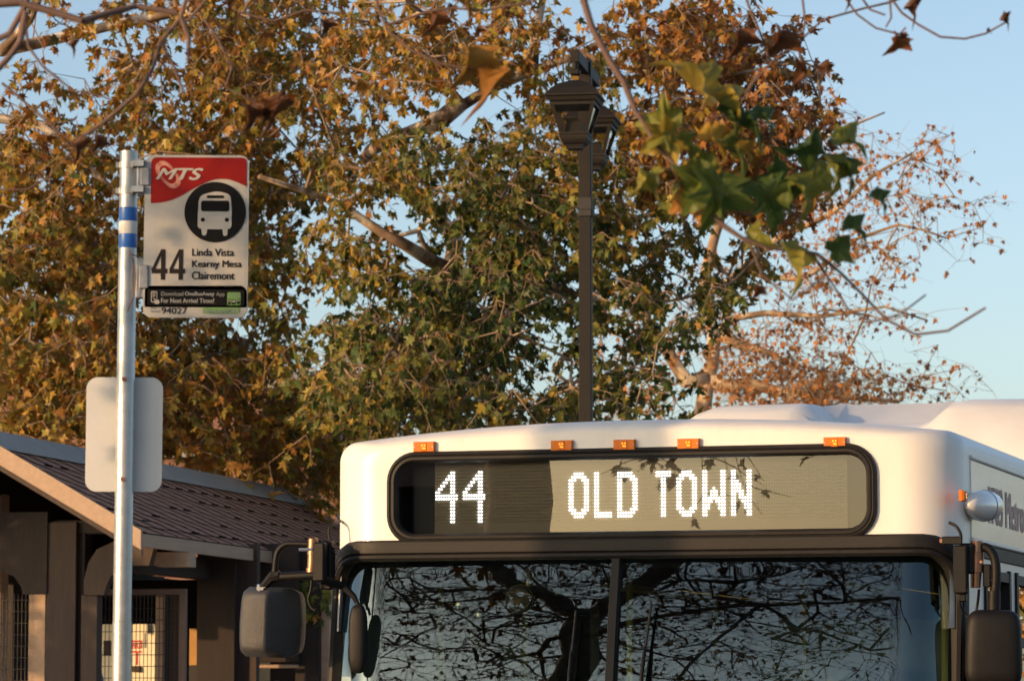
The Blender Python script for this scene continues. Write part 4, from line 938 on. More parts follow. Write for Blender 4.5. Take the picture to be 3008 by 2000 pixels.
for s_ in (-1, 1):
    mb = MB(); mb.tube([(s_ * 0.55, 1.6, 2.25), (s_ * 0.55, 9.8, 2.25)], 0.017, 10); mb.build('grab_rail', M['grabpole'], bus, smooth=True)
mi = empty('interior_mirror', parent=bus)
mc = Vector((*[BUS.onY(1530, 1760, 0.30)[k] for k in (0,)], 0.30, BUS.onY(1530, 1760, 0.30)[1]))
mb = MB(); mb.lathe(mc, [(0.06, -0.02), (0.064, -0.01), (0.055, 0.02), (0.02, 0.04)], 24, 'Y'); mb.build('mirror_back', M['dash'], mi, smooth=True)
mb = MB(); mb.lathe(mc, [(0.05, -0.026), (0.056, -0.019)], 24, 'Y'); mb.build('mirror_glass', M['black'], mi)
mb = MB(); mb.box(mc + Vector((0.03, 0.02, 0.19)), (0.08, 0.05, 0.08), bev=0.006); mb.tube([mc + Vector((0.03, 0.02, 0.14)), mc + Vector((0.025, 0.03, 0.05))], 0.012, 8); mb.build('mirror_mount', M['ledboard'], mi)
for u_, v_ in ((1352, 1776), (1410, 1806)):
    x_, z_ = BUS.onY(u_, v_, 0.24); mb = MB(); mb.lathe((x_, 0.24, z_), [(0.012, 0.03), (0.02, 0.0), (0.02, -0.012), (0.008, -0.018)], 14, 'Y'); build_each(mb, 'button', M['brass'], bus, smooth=True)
x_, z_ = BUS.onY(1370, 1790, 0.25); x2_, z2_ = BUS.onY(1440, 2010, 0.25); mb = MB(); mb.tube([(x_, 0.25, z_), (x2_, 0.25, z2_)], 0.010, 8); mb.build('fan_stalk', M['dash'], bus)
mb = MB(); mb.lathe((0, 0, 0), [(0.48, -0.14), (0.50, -0.1), (0.50, 0.1), (0.48, 0.14), (0.30, 0.14), (0.30, -0.14)], 32, 'X'); tyre_me = None
for k, (x_, y_) in enumerate(((-1.12, 2.6), (1.12, 2.6), (-1.12, 8.6), (1.12, 8.6))):
    wh = empty('wheel', (x_, y_, 0.50), parent=bus)
    if k == 0:
        ty = mb.build('tyre', M['tyre'], wh, smooth=True, sharp=40); rmb = MB(); rmb.lathe((0, 0, 0), [(0.30, -0.13), (0.28, -0.10), (0.12, -0.06), (0.10, -0.12), (0.02, -0.13), (0.02, 0.13), (0.10, 0.12), (0.12, 0.06), (0.28, 0.10), (0.30, 0.13)], 28, 'X'); ri = rmb.build('rim', M['brass'], wh, smooth=True, sharp=40)
    else:
        for src in (ty, ri): c_ = src.copy(); COL.objects.link(c_); c_.parent = wh

# ------------------------------------------------------------------ bus stop sign
SD = 9.7; SPX = FPX / SD
so = P(575, 694, SD)
stop = empty('bus_stop_sign', (P(372, 694, SD).x - 0.0140, SD, 0)); stop.rotation_euler = (0, R(0.27), 0)
tag(stop, 'bus stop sign on a galvanised pole with a red top and a black bus pictogram', 'bus stop sign')
OX, OZ = so.x - P(372, 694, SD).x, so.z
def sp(u, v): return (u - 575) / SPX + OX, (694 - v) / SPX + OZ          # photo pixel -> sign x, z
def srect(u0, v0, u1, v1): a = sp(u0, v1); b_ = sp(u1, v0); return (a[0], a[1], b_[0], b_[1])
pr = 27.2 / SPX; SY = -0.004
mb = MB(); z1_ = sp(0, 436)[1]; mb.lathe((0, 0.03, 0), [(pr * 1.04, 0), (pr * 1.04, 1.95), (pr, 1.951), (pr * 1.0, sp(0, 1108)[1]), (pr * 0.985, sp(0, 1106)[1]), (pr * 0.985, z1_ - 0.03), (pr * 0.97, z1_ - 0.0), (pr * 0.8, z1_), (pr * 0.8, z1_ - .02)], 32)
pole = mb.build('pole', M['galv'], stop, smooth=True, sharp=30)
for v0, v1, m_ in ((605, 646, 'tapeblue'), (646, 684, 'tapewhite'), (684, 726, 'tapeblue')):
    zA_, zB_ = sp(0, v1)[1], sp(0, v0)[1]; mb = MB(); mb.lathe((0, 0.03, 0), [(pr * 0.99, zA_), (pr * 1.008, zA_ + .001), (pr * 1.008, zB_ - .0005), (pr * 0.99, zB_)], 32); mb.build('tape_band', M[m_], stop, smooth=True, sharp=40)
for v_ in (478, 555):
    zc_ = sp(0, v_)[1]; mb = MB(); mb.lathe((0, 0.03, zc_), [(pr * 1.0, -0.008), (pr * 1.09, -0.008), (pr * 1.09, 0.008), (pr * 1.0, 0.008)], 28); mb.box((pr * 1.2, -0.004, zc_), (0.03, 0.03, 0.016)); mb.box((-pr * 1.12, 0.03, zc_), (0.012, 0.02, 0.014)); mb.build('clamp_band', M['galv'], stop, smooth=True, sharp=40)
for v0, v1 in ((465, 572), (755, 878)):
    x0_, z0_, x1_, z1__ = srect(398, v0, 434, v1); mb = MB(); mb.box(((x0_ + x1_) / 2, 0.012, (z0_ + z1__) / 2), (x1_ - x0_, 0.014, z1__ - z0_), bev=0.003); x0_, z0_, x1_, z1__ = srect(414, v0 + 25, 433, v1 - 28)
    mb.box(((x0_ + x1_) / 2, -0.004, (z0_ + z1__) / 2), (x1_ - x0_ + .006, 0.014, z1__ - z0_), bev=0.002); mb.lathe((sp(428, 0)[0], -0.012, sp(0, v0 + 32)[1]), [(0.004, -0.002), (0.004, 0.002)], 10, 'Y'); build_each(mb, 'bracket', M['galvdark'], stop)
panel = MB(); panel.prism(rrect(*srect(422, 452, 731, 936), 0.024, 8), SY, SY + 0.003); panel = panel.build('sign_panel', M['signedge'], stop)
def layer(pts, y, name, m_, parent=panel):
    mb = MB(); mb.ngon([(x, y, z) for x, z in pts]); return mb.build(name, M[m_], parent)
Y1, Y2, Y3, Y4, Y5 = SY - .0010, SY - .0018, SY - .0026, SY - .0034, SY - 0.0042
layer(rrect(*srect(441, 459, 724, 930), 0.019, 8), Y1 + .0004, 'white_face', 'signwhite')
layer(rrect(*srect(422.5, 596, 458, 842), 0.001, 1), Y1 + 0.0001, 'worn_edge', 'signedge')
layer(rrect(*srect(426, 840, 729, 934), 0.020, 8), Y1, 'lower_sticker', 'signwhite')
layer([sp(427, 842), sp(729.5, 840), sp(729.5, 905), sp(427, 905)][::-1], Y1, 'lower_sticker', 'signwhite')
# red top with a waved lower edge
wave_ = [(441, 596), (470, 594), (500, 587), (530, 574), (560, 556), (590, 540), (620, 527), (645, 523), (668, 524), (692, 531), (724, 545)]
top = [(724, 475), (722, 466), (716, 460), (708, 459), (456, 459), (448, 461), (443, 467), (441, 476)]
sw = [tuple(p) for p in smooth_path([(a, 0, c_) for a, c_ in wave_], 4)]
layer([sp(a, c_) for a, _, c_ in sw] + [sp(*q) for q in top], Y2, 'red_field', 'signred')
# ring of fine rays behind the letters
mb = MB(); nR = 92
for k in range(nR):
    a = 2 * math.pi * k / nR
    def el(f, ph): # tilted rounded oval
        rx, ry = 25 * f, 47 * f; sg = lambda w_: math.copysign(abs(w_) ** 0.8, w_)
        ex, ey = rx * sg(math.cos(a + ph)), ry * sg(math.sin(a + ph)); t = R(-40)
        return sp(491 + ex * math.cos(t) - ey * math.sin(t), 510.5 + ex * math.sin(t) + ey * math.cos(t))
    i_, o_ = el(0.66, 0.10), el(1.0, 0.0); dx, dz = o_[0] - i_[0], o_[1] - i_[1]; l_ = math.hypot(dx, dz); hx_, hz_ = -dz / l_ * 0.00055, dx / l_ * 0.00055
    mb.ngon([(i_[0] + hx_, Y3, i_[1] + hz_), (i_[0] - hx_, Y3, i_[1] - hz_), (o_[0] - hx_, Y3, o_[1] - hz_), (o_[0] + hx_, Y3, o_[1] + hz_)])
mb.build('ring_emblem', M['signpink'], panel)
text('M', M['signwhite'], panel, srect(456.5, 492.5, 520, 524.5), Y4, bold=0.03, shear=0.42)
text('TS', M['signwhite'], panel, srect(522, 492, 594, 526), Y4, bold=0.04, shear=0.32)
# round pictogram
cx_, cz_ = sp(632, 622); mb = MB(); mb.ngon([(cx_ + 91 / SPX * math.cos(a), Y3, cz_ + 90 / SPX * math.sin(a)) for a in [2 * math.pi * k / 64 for k in range(64)]]); mb.build('pictogram_disc', M['signblack'], panel)
busp = [(583, 590), (587, 577), (596, 570), (615, 564), (632, 561), (650, 562), (668, 567), (676, 574), (679, 586), (681, 620), (681, 662), (677, 671), (670, 672), (669, 690), (663, 693), (658, 692), (656, 686), (655, 673), (609, 673), (608, 684), (605, 691), (599, 692), (594, 689), (592, 672), (585, 670), (581, 664), (581, 630)]
layer([sp(*q) for q in busp][::-1], Y4, 'pictogram', 'signwhite')
for q, r_ in (((606, 572, 659, 581), 0.0045), ((590, 588, 674, 620), 0.006)): layer(rrect(*srect(*q), r_, 4), Y5, 'pictogram_window', 'signblack')
for u_, v_ in ((596, 645), (667, 645)):
    a_ = sp(u_, v_); mb = MB(); mb.ngon([(a_[0] + 6.3 / SPX * math.cos(k * math.pi / 10), Y5, a_[1] + 6.3 / SPX * math.sin(k * math.pi / 10)) for k in range(20)]); mb.build('pictogram_lamp', M['signblack'], panel)
four = [(474, 733), (486, 733), (486, 791), (493, 791), (493, 805), (486, 805), (486, 824), (473.5, 824), (473.5, 805), (446.5, 805), (446.5, 793)]
hole = [(473.5, 791), (473.5, 752), (458, 791)]
for dx in (0, 52.5):
    mb = MB()   # the figure 4 built from its strokes
    for q in ([(474, 733), (486.5, 733), (486.5, 824), (473.5, 824)], [(446.5, 791), (473.5, 791), (473.5, 805), (446.5, 805)], [(486.5, 791), (493, 791), (493, 805), (486.5, 805)], [(474, 733), (474, 752), (457.5, 791), (446.5, 791)]):
        mb.ngon([(sp(a + dx, c_)[0], Y2, sp(a + dx, c_)[1]) for a, c_ in q])
    mb.build('route_number', M['signink'], panel)
for body_, box in (('Linda Vista', (566, 731, 689, 752.5)), ('Kearny Mesa', (566, 766, 712, 792)), ('Clairemont', (566, 799, 691, 822))): text(body_, M['signink'], panel, srect(*box), Y2, bold=0.022)
for u_, w_ in ((534, 10), (603, 11), (638, 14), (673, 17)):
    a_ = sp(u_, 842); mb = MB(); mb.ngon([(a_[0] + w_ / 2 / SPX * math.cos(math.pi + k * math.pi / 10), Y2, a_[1] + 3 / SPX * math.sin(math.pi + k * math.pi / 10)) for k in range(11)]); mb.build('old_lettering', M['signink'], panel)
layer(rrect(*srect(435, 852, 721, 899), 0.001, 1), Y2, 'black_strip', 'signblack')
layer(rrect(*srect(446, 858, 464, 891), 0.003, 4), Y3, 'phone_icon', 'signwhite'); layer(rrect(*srect(448, 860.5, 462, 888), 0.0022, 4), Y4, 'phone_icon', 'signblack')
for k, w_ in enumerate((9, 9, 9, 5)): layer(rrect(*srect(450.5, 863 + 4 * k, 450.5 + w_, 864.6 + 4 * k), .0002, 1), Y5, 'phone_icon', 'signwhite')
layer([sp(*q) for q in [(453, 880), (456, 879), (463, 886), (466, 883), (469, 884), (470.5, 887), (472, 892), (469, 896), (463, 897), (455, 893), (455, 891), (461, 891)]][::-1], Y5, 'hand_icon', 'signwhite')
text('Download', M['signgrey'], panel, srect(476, 859, 541, 871.5), Y3, bold=0.0); text('OneBusAway', M['signwhite'], panel, srect(546, 859, 633, 874), Y3, bold=0.014); text('App', M['signgrey'], panel, srect(638, 860, 663, 874.5), Y3)
text('For Next Arrival Times!', M['signwhite'], panel, srect(476, 878.5, 632, 892.5), Y3, bold=0.014)
layer(rrect(*srect(671, 859.5, 710.5, 898.5), 0.004, 4), Y3, 'green_badge', 'signgreen')
tt_ = text("it's FREE", M['signpink'], panel, srect(675, 863, 707, 876), Y4, bold=0.0); tt_.data.materials.clear(); tt_.data.materials.append(M['signgrey'])
for u0_, u1_, v0_ in ((674, 681, 880), (684, 697, 882), (700.5, 708, 879)):
    layer(rrect(*srect(u0_, v0_, u1_, 896), 0.002, 3), Y4, 'badge_vehicle', 'signblack'); layer(rrect(*srect(u0_ + 1.5, v0_ + 3, u1_ - 1.5, v0_ + 8), 0.0007, 3), Y5, 'badge_window', 'signwhite')
text('Stop', M['signink'], panel, srect(445, 905, 462.5, 911.5), Y2); text('Number', M['signink'], panel, srect(445, 914, 476, 920.5), Y2)
text('94027', M['signink'], panel, srect(478, 905.5, 552, 925), Y2, bold=0.014)
layer(rrect(*srect(599, 905.5, 709, 924), 0.003, 4), Y2, 'green_tab', 'signgreen'); text('sdmts.com/OBA', M['signwhite'], panel, srect(602.5, 908.5, 706, 922), Y3, bold=0.010)
bp_ = MB(); bp_.prism(rrect(*srect(251, 1107, 477.5, 1446), 0.030, 8), 0.062, 0.065); bp_ = bp_.build('rear_panel', M['signplain'], stop); bp_['label'] = 'plain bare-metal panel behind the pole'
for v_ in (1118, 1413):
    mb = MB(); a_ = sp(371, v_); mb.lathe((-0.001, 0.03 - pr - 0.002, a_[1]), [(0.006, -0.004), (0.006, 0.002), (0.003, 0.004)], 12, 'Y'); build_each(mb, 'bolt', M['rust'], stop)
mb = MB(); mb.tube(smooth_path([(sp(380, 0)[0], -0.004, sp(0, 735)[1]), (sp(390, 0)[0], -0.006, sp(0, 765)[1]), (sp(398, 0)[0], -0.004, sp(0, 800)[1]), (sp(396, 0)[0], -0.005, sp(0, 860)[1]), (sp(384, 0)[0], -0.006, sp(0, 900)[1]), (sp(377, 0)[0], -0.006, sp(0, 918)[1])], 0.01), 0.0016, 6)
mb.tube(smooth_path([(sp(385, 0)[0], -0.006, sp(0, 748)[1]), (sp(400, 0)[0], -0.004, sp(0, 753)[1]), (sp(406, 0)[0], 0.0, sp(0, 760)[1])], 0.01), 0.0016, 6); build_each(mb, 'loose_wire', M['rust'], stop)

# ------------------------------------------------------------------ lamp post
LD = 30.0; lp = empty('street_lamp', (P(1721, 1000, LD).x, LD, 0), -R(9)); tag(lp, 'dark bronze square lamp post carrying two lanterns, rising behind the bus', 'street lamp')
LPX = FPX / LD
def lz(v): return P(1721, v, LD).z
hw_ = 18.5 / LPX
mb = MB(); mb.box((0, 0, lz(176) / 2), (hw_ * 2, hw_ * 2, lz(176)), bev=0.006); mb.box((0, 0, 0.25), (0.22, 0.22, 0.5), bev=0.02); mb.build('post', M['lampmetal'], lp)
mb = MB(); mb.box((0, 0, lz(600)), (hw_ * 2 + .012, hw_ * 2 + .012, 0.10), bev=0.004); mb.box((0.004, -.002, lz(628)), (hw_ * 2 + .018, hw_ * 2 + .02, 0.07), bev=0.012); mb.build('black_wrap', M['lampblack'], lp)
arm_a = R(-3)
mb = MB(); zt_ = lz(203)
mb.box((0, 0, zt_), (0.07, 1.26, 0.10), bev=0.004); mb.build('crossarm', M['lampmetal'], lp)
def ring_sq(h, z, cx=0): return [(cx - h, -h, z), (cx + h, -h, z), (cx + h, h, z), (cx - h, h, z)]
for yy in (-0.60, 0.60):
    la = empty('lantern', (0.0 if yy < 0 else -0.02, yy, zt_ - 0.035), R(0), parent=lp)
    mb = MB(); mb.tube([(0, 0, 0.03), (0, 0, -0.07)], 0.028, 12); mb.box((0, 0, -0.095), (0.08, 0.08, 0.05), bev=0.01)
    mb.loft([ring_sq(q, z) for q, z in ((0.04, -0.165), (0.06, -0.175), (0.12, -0.20), (0.175, -0.245), (0.207, -0.29), (0.218, -0.297), (0.218, -0.310), (0.200, -0.318), (0.190, -0.345), (0.178, -0.352), (0.17, -0.36))]); mb.build('lantern_roof', M['lampmetal'], la)
    mb = MB()
    T0, T1, zb0, zb1 = 0.170, 0.100, -0.355, -0.600
    for sx in (-1, 1):
        for sy in (-1, 1): mb.loft([[(sx * T0 + a, sy * T0 + c_, zb0) for a, c_ in ((-.014, -.014), (.014, -.014), (.014, .014), (-.014, .014))], [(sx * T1 + a, sy * T1 + c_, zb1) for a, c_ in ((-.014, -.014), (.014, -.014), (.014, .014), (-.014, .014))]])
    mb.box((0, 0, -0.372), (0.36, 0.36, 0.022)); mb.build('cage', M['lampmetal'], la)
    mb = MB(); mb.loft([ring_sq(q, z) for q, z in ((0.118, -0.595), (0.118, -0.612), (0.112, -0.618), (0.112, -0.632), (0.108, -0.65), (0.095, -0.675), (0.07, -0.695), (0.07, -0.703), (0.062, -0.708), (0.062, -0.722), (0.03, -0.728))]); mb.build('lantern_base', M['lampmetal'], la)
    mb = MB(); mb.loft([ring_sq(0.075, -0.595), ring_sq(0.062, -0.505), ring_sq(0.05, -0.495)]); mb.build('lamp_housing', M['lampmetal'], la)
    mb = MB()
    for sx, sy in ((1, 0), (-1, 0), (0, 1), (0, -1)):
        q0_, q1_ = 0.166, 0.098
        a = [(-q0_, zb0), (q0_, zb0), (q1_, zb1), (-q1_, zb1)]; pts = []
        for t_, z_ in a:
            d_ = q0_ if z_ == zb0 else q1_; pts.append((sx * d_ + sy * t_, sy * d_ + sx * t_, z_))
        mb.ngon(pts)
    mb.build('pane', M['lampglass'], la)

# ------------------------------------------------------------------ timber shelter
SH = Frame(-3.243, 32.0, R(12.7))
sh = empty('bus_shelter', SH.o, -SH.th); tag(sh, 'brown timber shelter with a shingled gable roof and wire mesh panels', 'shelter')
ZE, ZR, HS, SL = 3.185, 4.08, 1.536, 9.75
nrm = Vector((ZR - ZE, 0, HS)).normalized(); pitch_v = Vector((-HS, 0, ZR - ZE)).normalized(); slope_l = math.hypot(HS, ZR - ZE)
mb = MB()
for s_ in (1, -1):
    tr = lambda x, y, z: ((x, y, z) if s_ == 1 else (-2 * HS - x, y, z))
    a = [(0.02, ZE - 0.005), (-HS, ZR - 0.01), (-HS, ZR - 0.06), (0.02, ZE - 0.055)]
    mb.loft([[tr(x, 0.0, z) for x, z in a], [tr(x, SL, z) for x, z in a]])
roof = mb.build('roof', M['underlay'], sh)
mb = MB(); sd = MB(); nc = 13; rs = random.Random(3)
for s_ in (1, -1):
    for c_ in range(nc):
        d0, d1 = slope_l * c_ / nc - (0.012 if c_ == 0 else 0), slope_l * (c_ + 1) / nc
        slant = (0.29, 0.15)[c_ % 2]; offs = 0.0 if c_ == 0 else offs - slant; y = -0.88 + offs % 0.42
        while y < SL:
            w_ = 0.42 + rs.uniform(-.01, .01); g_ = 0.055; th_ = 0.003 + rs.uniform(0, .002)
            ya_, yb2 = y, y + w_ - g_
            if yb2 > 0.0:
                rows = []
                for y_e in (ya_, yb2):
                    row = []
                    for d_, h_ in ((d0, 0.006 + th_), (d1, 0.004), (d1, 0.0), (d0, 0.001)):
                        yy = min(max(y_e + (slant if d_ == d0 else 0.0), 0.0), SL)
                        p_ = Vector((0, 0, ZE)) + pitch_v * d_ + nrm * h_; row.append((p_.x if s_ == 1 else -2 * HS - p_.x, yy, p_.z))
                    rows.append(row)
                mb.loft(rows)
            y += w_
        # dark strips laid over the slanting tab joints: edge shadow put in as colour
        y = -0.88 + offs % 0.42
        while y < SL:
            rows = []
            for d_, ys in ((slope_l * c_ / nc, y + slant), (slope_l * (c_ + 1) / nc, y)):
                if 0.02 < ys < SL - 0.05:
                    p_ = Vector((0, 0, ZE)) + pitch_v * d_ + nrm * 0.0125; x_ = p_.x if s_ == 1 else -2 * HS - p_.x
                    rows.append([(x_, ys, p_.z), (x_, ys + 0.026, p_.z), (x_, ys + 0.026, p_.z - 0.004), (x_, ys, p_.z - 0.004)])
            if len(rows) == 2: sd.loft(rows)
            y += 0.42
        # short dark dashes beside every second tab, drawing the shade of the overlaps
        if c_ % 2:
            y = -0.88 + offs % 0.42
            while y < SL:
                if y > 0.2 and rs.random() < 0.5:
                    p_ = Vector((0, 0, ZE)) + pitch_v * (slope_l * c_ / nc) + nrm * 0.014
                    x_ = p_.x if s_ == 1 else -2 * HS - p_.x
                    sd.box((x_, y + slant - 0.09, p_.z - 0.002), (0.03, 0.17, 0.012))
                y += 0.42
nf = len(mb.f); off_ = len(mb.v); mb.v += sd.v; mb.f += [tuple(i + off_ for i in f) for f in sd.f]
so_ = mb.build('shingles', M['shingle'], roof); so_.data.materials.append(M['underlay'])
for p in so_.data.polygons[nf:]: p.material_index = 1  # drawn edge shadow takes the dark underlay colour
mb = MB(); cw = 0.36
for (y0_, y1_) in ((-0.01, 2.45), (2.454, 4.95), (4.954, 7.45), (7.454, SL + .01)):
    p0_ = Vector((-HS, 0, ZR)) + nrm * 0.035; p1_ = Vector((-HS, 0, ZR)) - pitch_v * cw + nrm * 0.028; tp = (-HS, ZR + 0.05)
    a = [(p1_.x, p1_.z), tp, (-2 * HS - p1_.x, p1_.z), (-2 * HS - p1_.x, p1_.z - 0.006), (tp[0], tp[1] - 0.008), (p1_.x, p1_.z - 0.006)]
    mb.loft([[(x, y0_, z) for x, z in a], [(x, y1_, z) for x, z in a]])
mb.build('ridge_cap', M['ridge'], sh)
mb = MB(); mb.box((0.03, SL / 2, ZE - 0.072), (0.035, SL + 0.02, 0.115), bev=0.004); mb.build('eave_fascia', M['fascia'], sh)
for s_ in (1, -1):
    rk = MB(); w_ = 0.145
    a = [(0.045, ZE + 0.012), (-HS, ZR + 0.028), (-HS, ZR + 0.028 - w_ * 1.15), (0.045, ZE + 0.012 - w_ * 1.15)]
    if s_ < 0: a = [(-2 * HS - x, z) for x, z in a]
    rk.loft([[(x, -0.06, z) for x, z in a], [(x, -0.012, z) for x, z in a]]); rk.build('rake_board', M['fascia'], sh)
    rk = MB(); a2 = [(x, z - w_ * 1.15) for x, z in a[:2]] + [(x, z - 0.05) for x, z in a[2:]]
    rk.loft([[(x, -0.04, z) for x, z in a2], [(x, 0.0, z) for x, z in a2]]); rk.build('lower_rake_board', M['timber'], sh)
def shx(u, y): return SH.onY(u, 1800, y)[0]
def shz(v, y): return SH.onY(400, v, y)[1]
# front frame: post, side posts, tie beam, curved braces
YP = 0.75
def bx(name, u0, u1, v0, v1, y, dy, m_, parent=sh, bev=0.006):
    x0_, x1_ = shx(u0, y), shx(u1, y); z1q = shz(v0, y); z0q = 0.0 if v1 is None else shz(v1, y)
    q = MB(); q.box(((x0_ + x1_) / 2, y + dy / 2, (z0q + z1q) / 2), (x1_ - x0_, dy, z1q - z0q), bev=bev); return q.build(name, M[m_], parent)
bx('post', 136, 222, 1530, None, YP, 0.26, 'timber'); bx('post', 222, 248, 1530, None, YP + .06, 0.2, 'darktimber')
bx('post', 238, 286, 1745, None, YP - 0.02, 0.14, 'timber')
bx('post', 84, 134, 1728, None, YP + 0.25, 0.2, 'fascia'); bx('post', -40, 2, 1390, None, 2.4, 0.2, 'fascia')
bx('tie_beam', -350, 420, 1525, 1565, YP + .05, 0.16, 'darktimber')
def arc_brace(uv_out, y, dy, m_):
    q = MB(); q.prism([(shx(u, y), shz(v, y)) for u, v in uv_out], y, y + dy); return q.build('curved_brace', M[m_], sh)
arc_brace([(246, 1746), (246, 1700), (258, 1650), (282, 1612), (330, 1590), (420, 1590), (452, 1600), (436, 1660), (380, 1660), (345, 1672), (325, 1690), (310, 1722), (304, 1746)], YP - .04, 0.12, 'timber')
arc_brace([(136, 1500), (136, 1742), (66, 1742), (62, 1722), (40, 1690), (0, 1672), (-60, 1668), (-60, 1500)], YP - .02, 0.14, 'darktimber')
# purlin ends that stick out below the eave
x0_ = shx(500, 1.2)
mb = MB(); zt_ = ZE - 0.135; mb.prism([(-0.62, zt_), (0.13, zt_), (0.13, zt_ - 0.13), (-0.16, zt_ - 0.13), (-0.40, zt_ - 0.03)], 1.05, 1.25); mb.build('rafter_tail', M['fascia'], sh)
for yy in (4.2, 7.3):
    mb = MB(); mb.prism([(-0.62, zt_), (-0.02, zt_), (-0.02, zt_ - 0.13), (-0.16, zt_ - 0.13), (-0.40, zt_ - 0.03)], yy, yy + 0.2); mb.build('rafter_tail', M['timber'], sh)
mb = MB(); mb.box((-0.42, SL / 2 + .3, ZE - 0.21), (0.16, SL - 1.2, 0.2), bev=0.01); mb.box((-2 * HS + 0.42, SL / 2 + .3, ZE - 0.21), (0.16, SL - 1.2, 0.2), bev=0.01); mb.build('eave_beam', M['darktimber'], sh)
# side wall pieces seen below the eave
YW = 3.2
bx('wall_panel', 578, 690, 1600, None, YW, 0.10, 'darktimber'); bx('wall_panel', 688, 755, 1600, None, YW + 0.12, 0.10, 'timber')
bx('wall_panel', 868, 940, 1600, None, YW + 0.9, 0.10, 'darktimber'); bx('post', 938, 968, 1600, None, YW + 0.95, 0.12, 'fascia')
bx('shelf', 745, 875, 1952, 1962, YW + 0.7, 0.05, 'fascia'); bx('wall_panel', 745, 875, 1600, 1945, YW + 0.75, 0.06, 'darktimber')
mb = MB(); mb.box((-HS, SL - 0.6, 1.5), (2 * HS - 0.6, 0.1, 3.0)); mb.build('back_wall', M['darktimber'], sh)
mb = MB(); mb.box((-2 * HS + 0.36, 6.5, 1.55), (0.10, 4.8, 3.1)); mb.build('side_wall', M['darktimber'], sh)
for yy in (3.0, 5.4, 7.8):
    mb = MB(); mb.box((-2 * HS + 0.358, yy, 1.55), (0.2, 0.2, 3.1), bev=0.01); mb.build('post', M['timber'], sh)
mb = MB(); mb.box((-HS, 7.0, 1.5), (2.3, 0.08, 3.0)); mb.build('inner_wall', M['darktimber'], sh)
# mesh gate with chamfered corner
YM = 1.5
gx = lambda u: shx(u, YM); gz = lambda v: shz(v, YM)
fr = MB(); fr.box(((gx(396) + gx(548)) / 2 - 0.15, YM, gz(1738)), (gx(548) - gx(396) + 0.30, 0.05, 0.055), bev=0.004); fr.box((gx(538), YM, gz(1738) / 2 - 0.02), (gx(548) - gx(528), 0.05, gz(1738)), bev=0.004); fr.box((gx(283), YM, gz(1738) / 2 - .02), (0.05, 0.05, gz(1738)), bev=0.004)
gate = fr.build('mesh_gate', M['frame'], sh)
wm = MB(); uu = 287
while uu < 530: wm.tube([(gx(uu), YM + .004, gz(1748)), (gx(uu), YM + .004, 0.05)], 0.0036, 5, False); uu += 11.3
vv = 1752
while vv < 2350: wm.tube([(gx(284), YM - .004, gz(vv)), (gx(530), YM - .004, gz(vv))], 0.0036, 5, False); vv += 34
wm.build('wire_mesh', M['meshwire'], gate)
bx('post', 457, 480, 1748, None, YM + 0.45, 0.10, 'fascia'); bx('wall_panel', 480, 530, 1748, None, YM + 0.5, 0.05, 'timber')
wm = MB(); uu = -60
YL = 0.95
while uu < 84: wm.tube([(shx(uu, YL), YL, shz(1742, YL)), (shx(uu, YL), YL, 0.05)], 0.0036, 5, False); uu += 11.3
vv = 1760
while vv < 2350: wm.tube([(shx(-60, YL), YL - .005, shz(vv, YL)), (shx(86, YL), YL - .005, shz(vv, YL))], 0.0036, 5, False); vv += 34
wm.build('wire_mesh', M['meshwire'], sh)
# things inside the shelter
def inside(name, u0, u1, v0, v1, y, dy, m_):
    x0_, x1_ = shx(u0, y), shx(u1, y); c0 = SH.o + SH.X * ((x0_ + x1_) / 2) + SH.Y * y
    zq1, zq0 = shz(v0, y), (0 if v1 is None else shz(v1, y))
    root = empty(name, (c0.x, c0.y, zq0), -SH.th); return root, x1_ - x0_, zq1 - zq0
nb, w_, h_ = inside('notice_board', 303, 470, 1832, 2150, 3.4, 0.06, 'board'); tag(nb, 'cream notice board with red lettering, seen through the wire mesh gate', 'notice board')
mb = MB(); mb.box((0, 0, h_ / 2), (w_, 0.05, h_), bev=0.005); mb.build('panel', M['board'], nb)
mb = MB(); mb.box((-w_ * 0.42, -0.03, h_ / 2 - 0.6), (0.04, 0.03, 0.04)); 
def nbp(u, v): return (u - 386.5) / 167.0 * w_, (2150 - v) / 318.0 * h_
for q in ((384, 1880, 421, 1885), (384, 1880, 387, 1903), (418, 1880, 421, 1903), (384, 1901, 421, 1904), (384, 1911, 420, 1916), (404, 1916, 409, 1952)):
    a0_, a1_ = nbp(q[0], q[3]), nbp(q[2], q[1]); mb.box(((a0_[0] + a1_[0]) / 2, -0.028, (a0_[1] + a1_[1]) / 2), (a1_[0] - a0_[0], 0.004, a1_[1] - a0_[1]))
mb.build('red_border', M['red'], nb)
a0_, a1_ = nbp(385, 1900), nbp(418, 1887); text('EART', M['red'], nb, (a0_[0], a0_[1], a1_[0], a1_[1]), -0.03, bold=0.03)
mb = MB(); a0_ = nbp(428, 1880); mb.box((a0_[0], -0.03, a0_[1]), (0.02, 0.01, 0.14)); a0_ = nbp(440, 1840); mb.box((a0_[0], -0.05, a0_[1] - .02), (0.025, 0.05, 0.09), bev=0.006); build_each(mb, 'latch', M['brass'], nb)
a0_, a1_ = nbp(308, 1925), nbp(330, 1880); mb = MB(); mb.box(((a0_[0] + a1_[0]) / 2, -0.028, (a0_[1] + a1_[1]) / 2), (a1_[0] - a0_[0], 0.004, a1_[1] - a0_[1])); a0_ = nbp(405, 1965); mb.box((a0_[0], -0.04, a0_[1]), (0.09, 0.03, 0.05)); build_each(mb, 'dark_notice', M['timber'], nb)
bb, w_, h_ = inside('recycling_bin', 276, 304, 1965, None, 2.2, 0.3, 'blue'); tag(bb, 'blue plastic bin beside the cream notice board', 'bin')
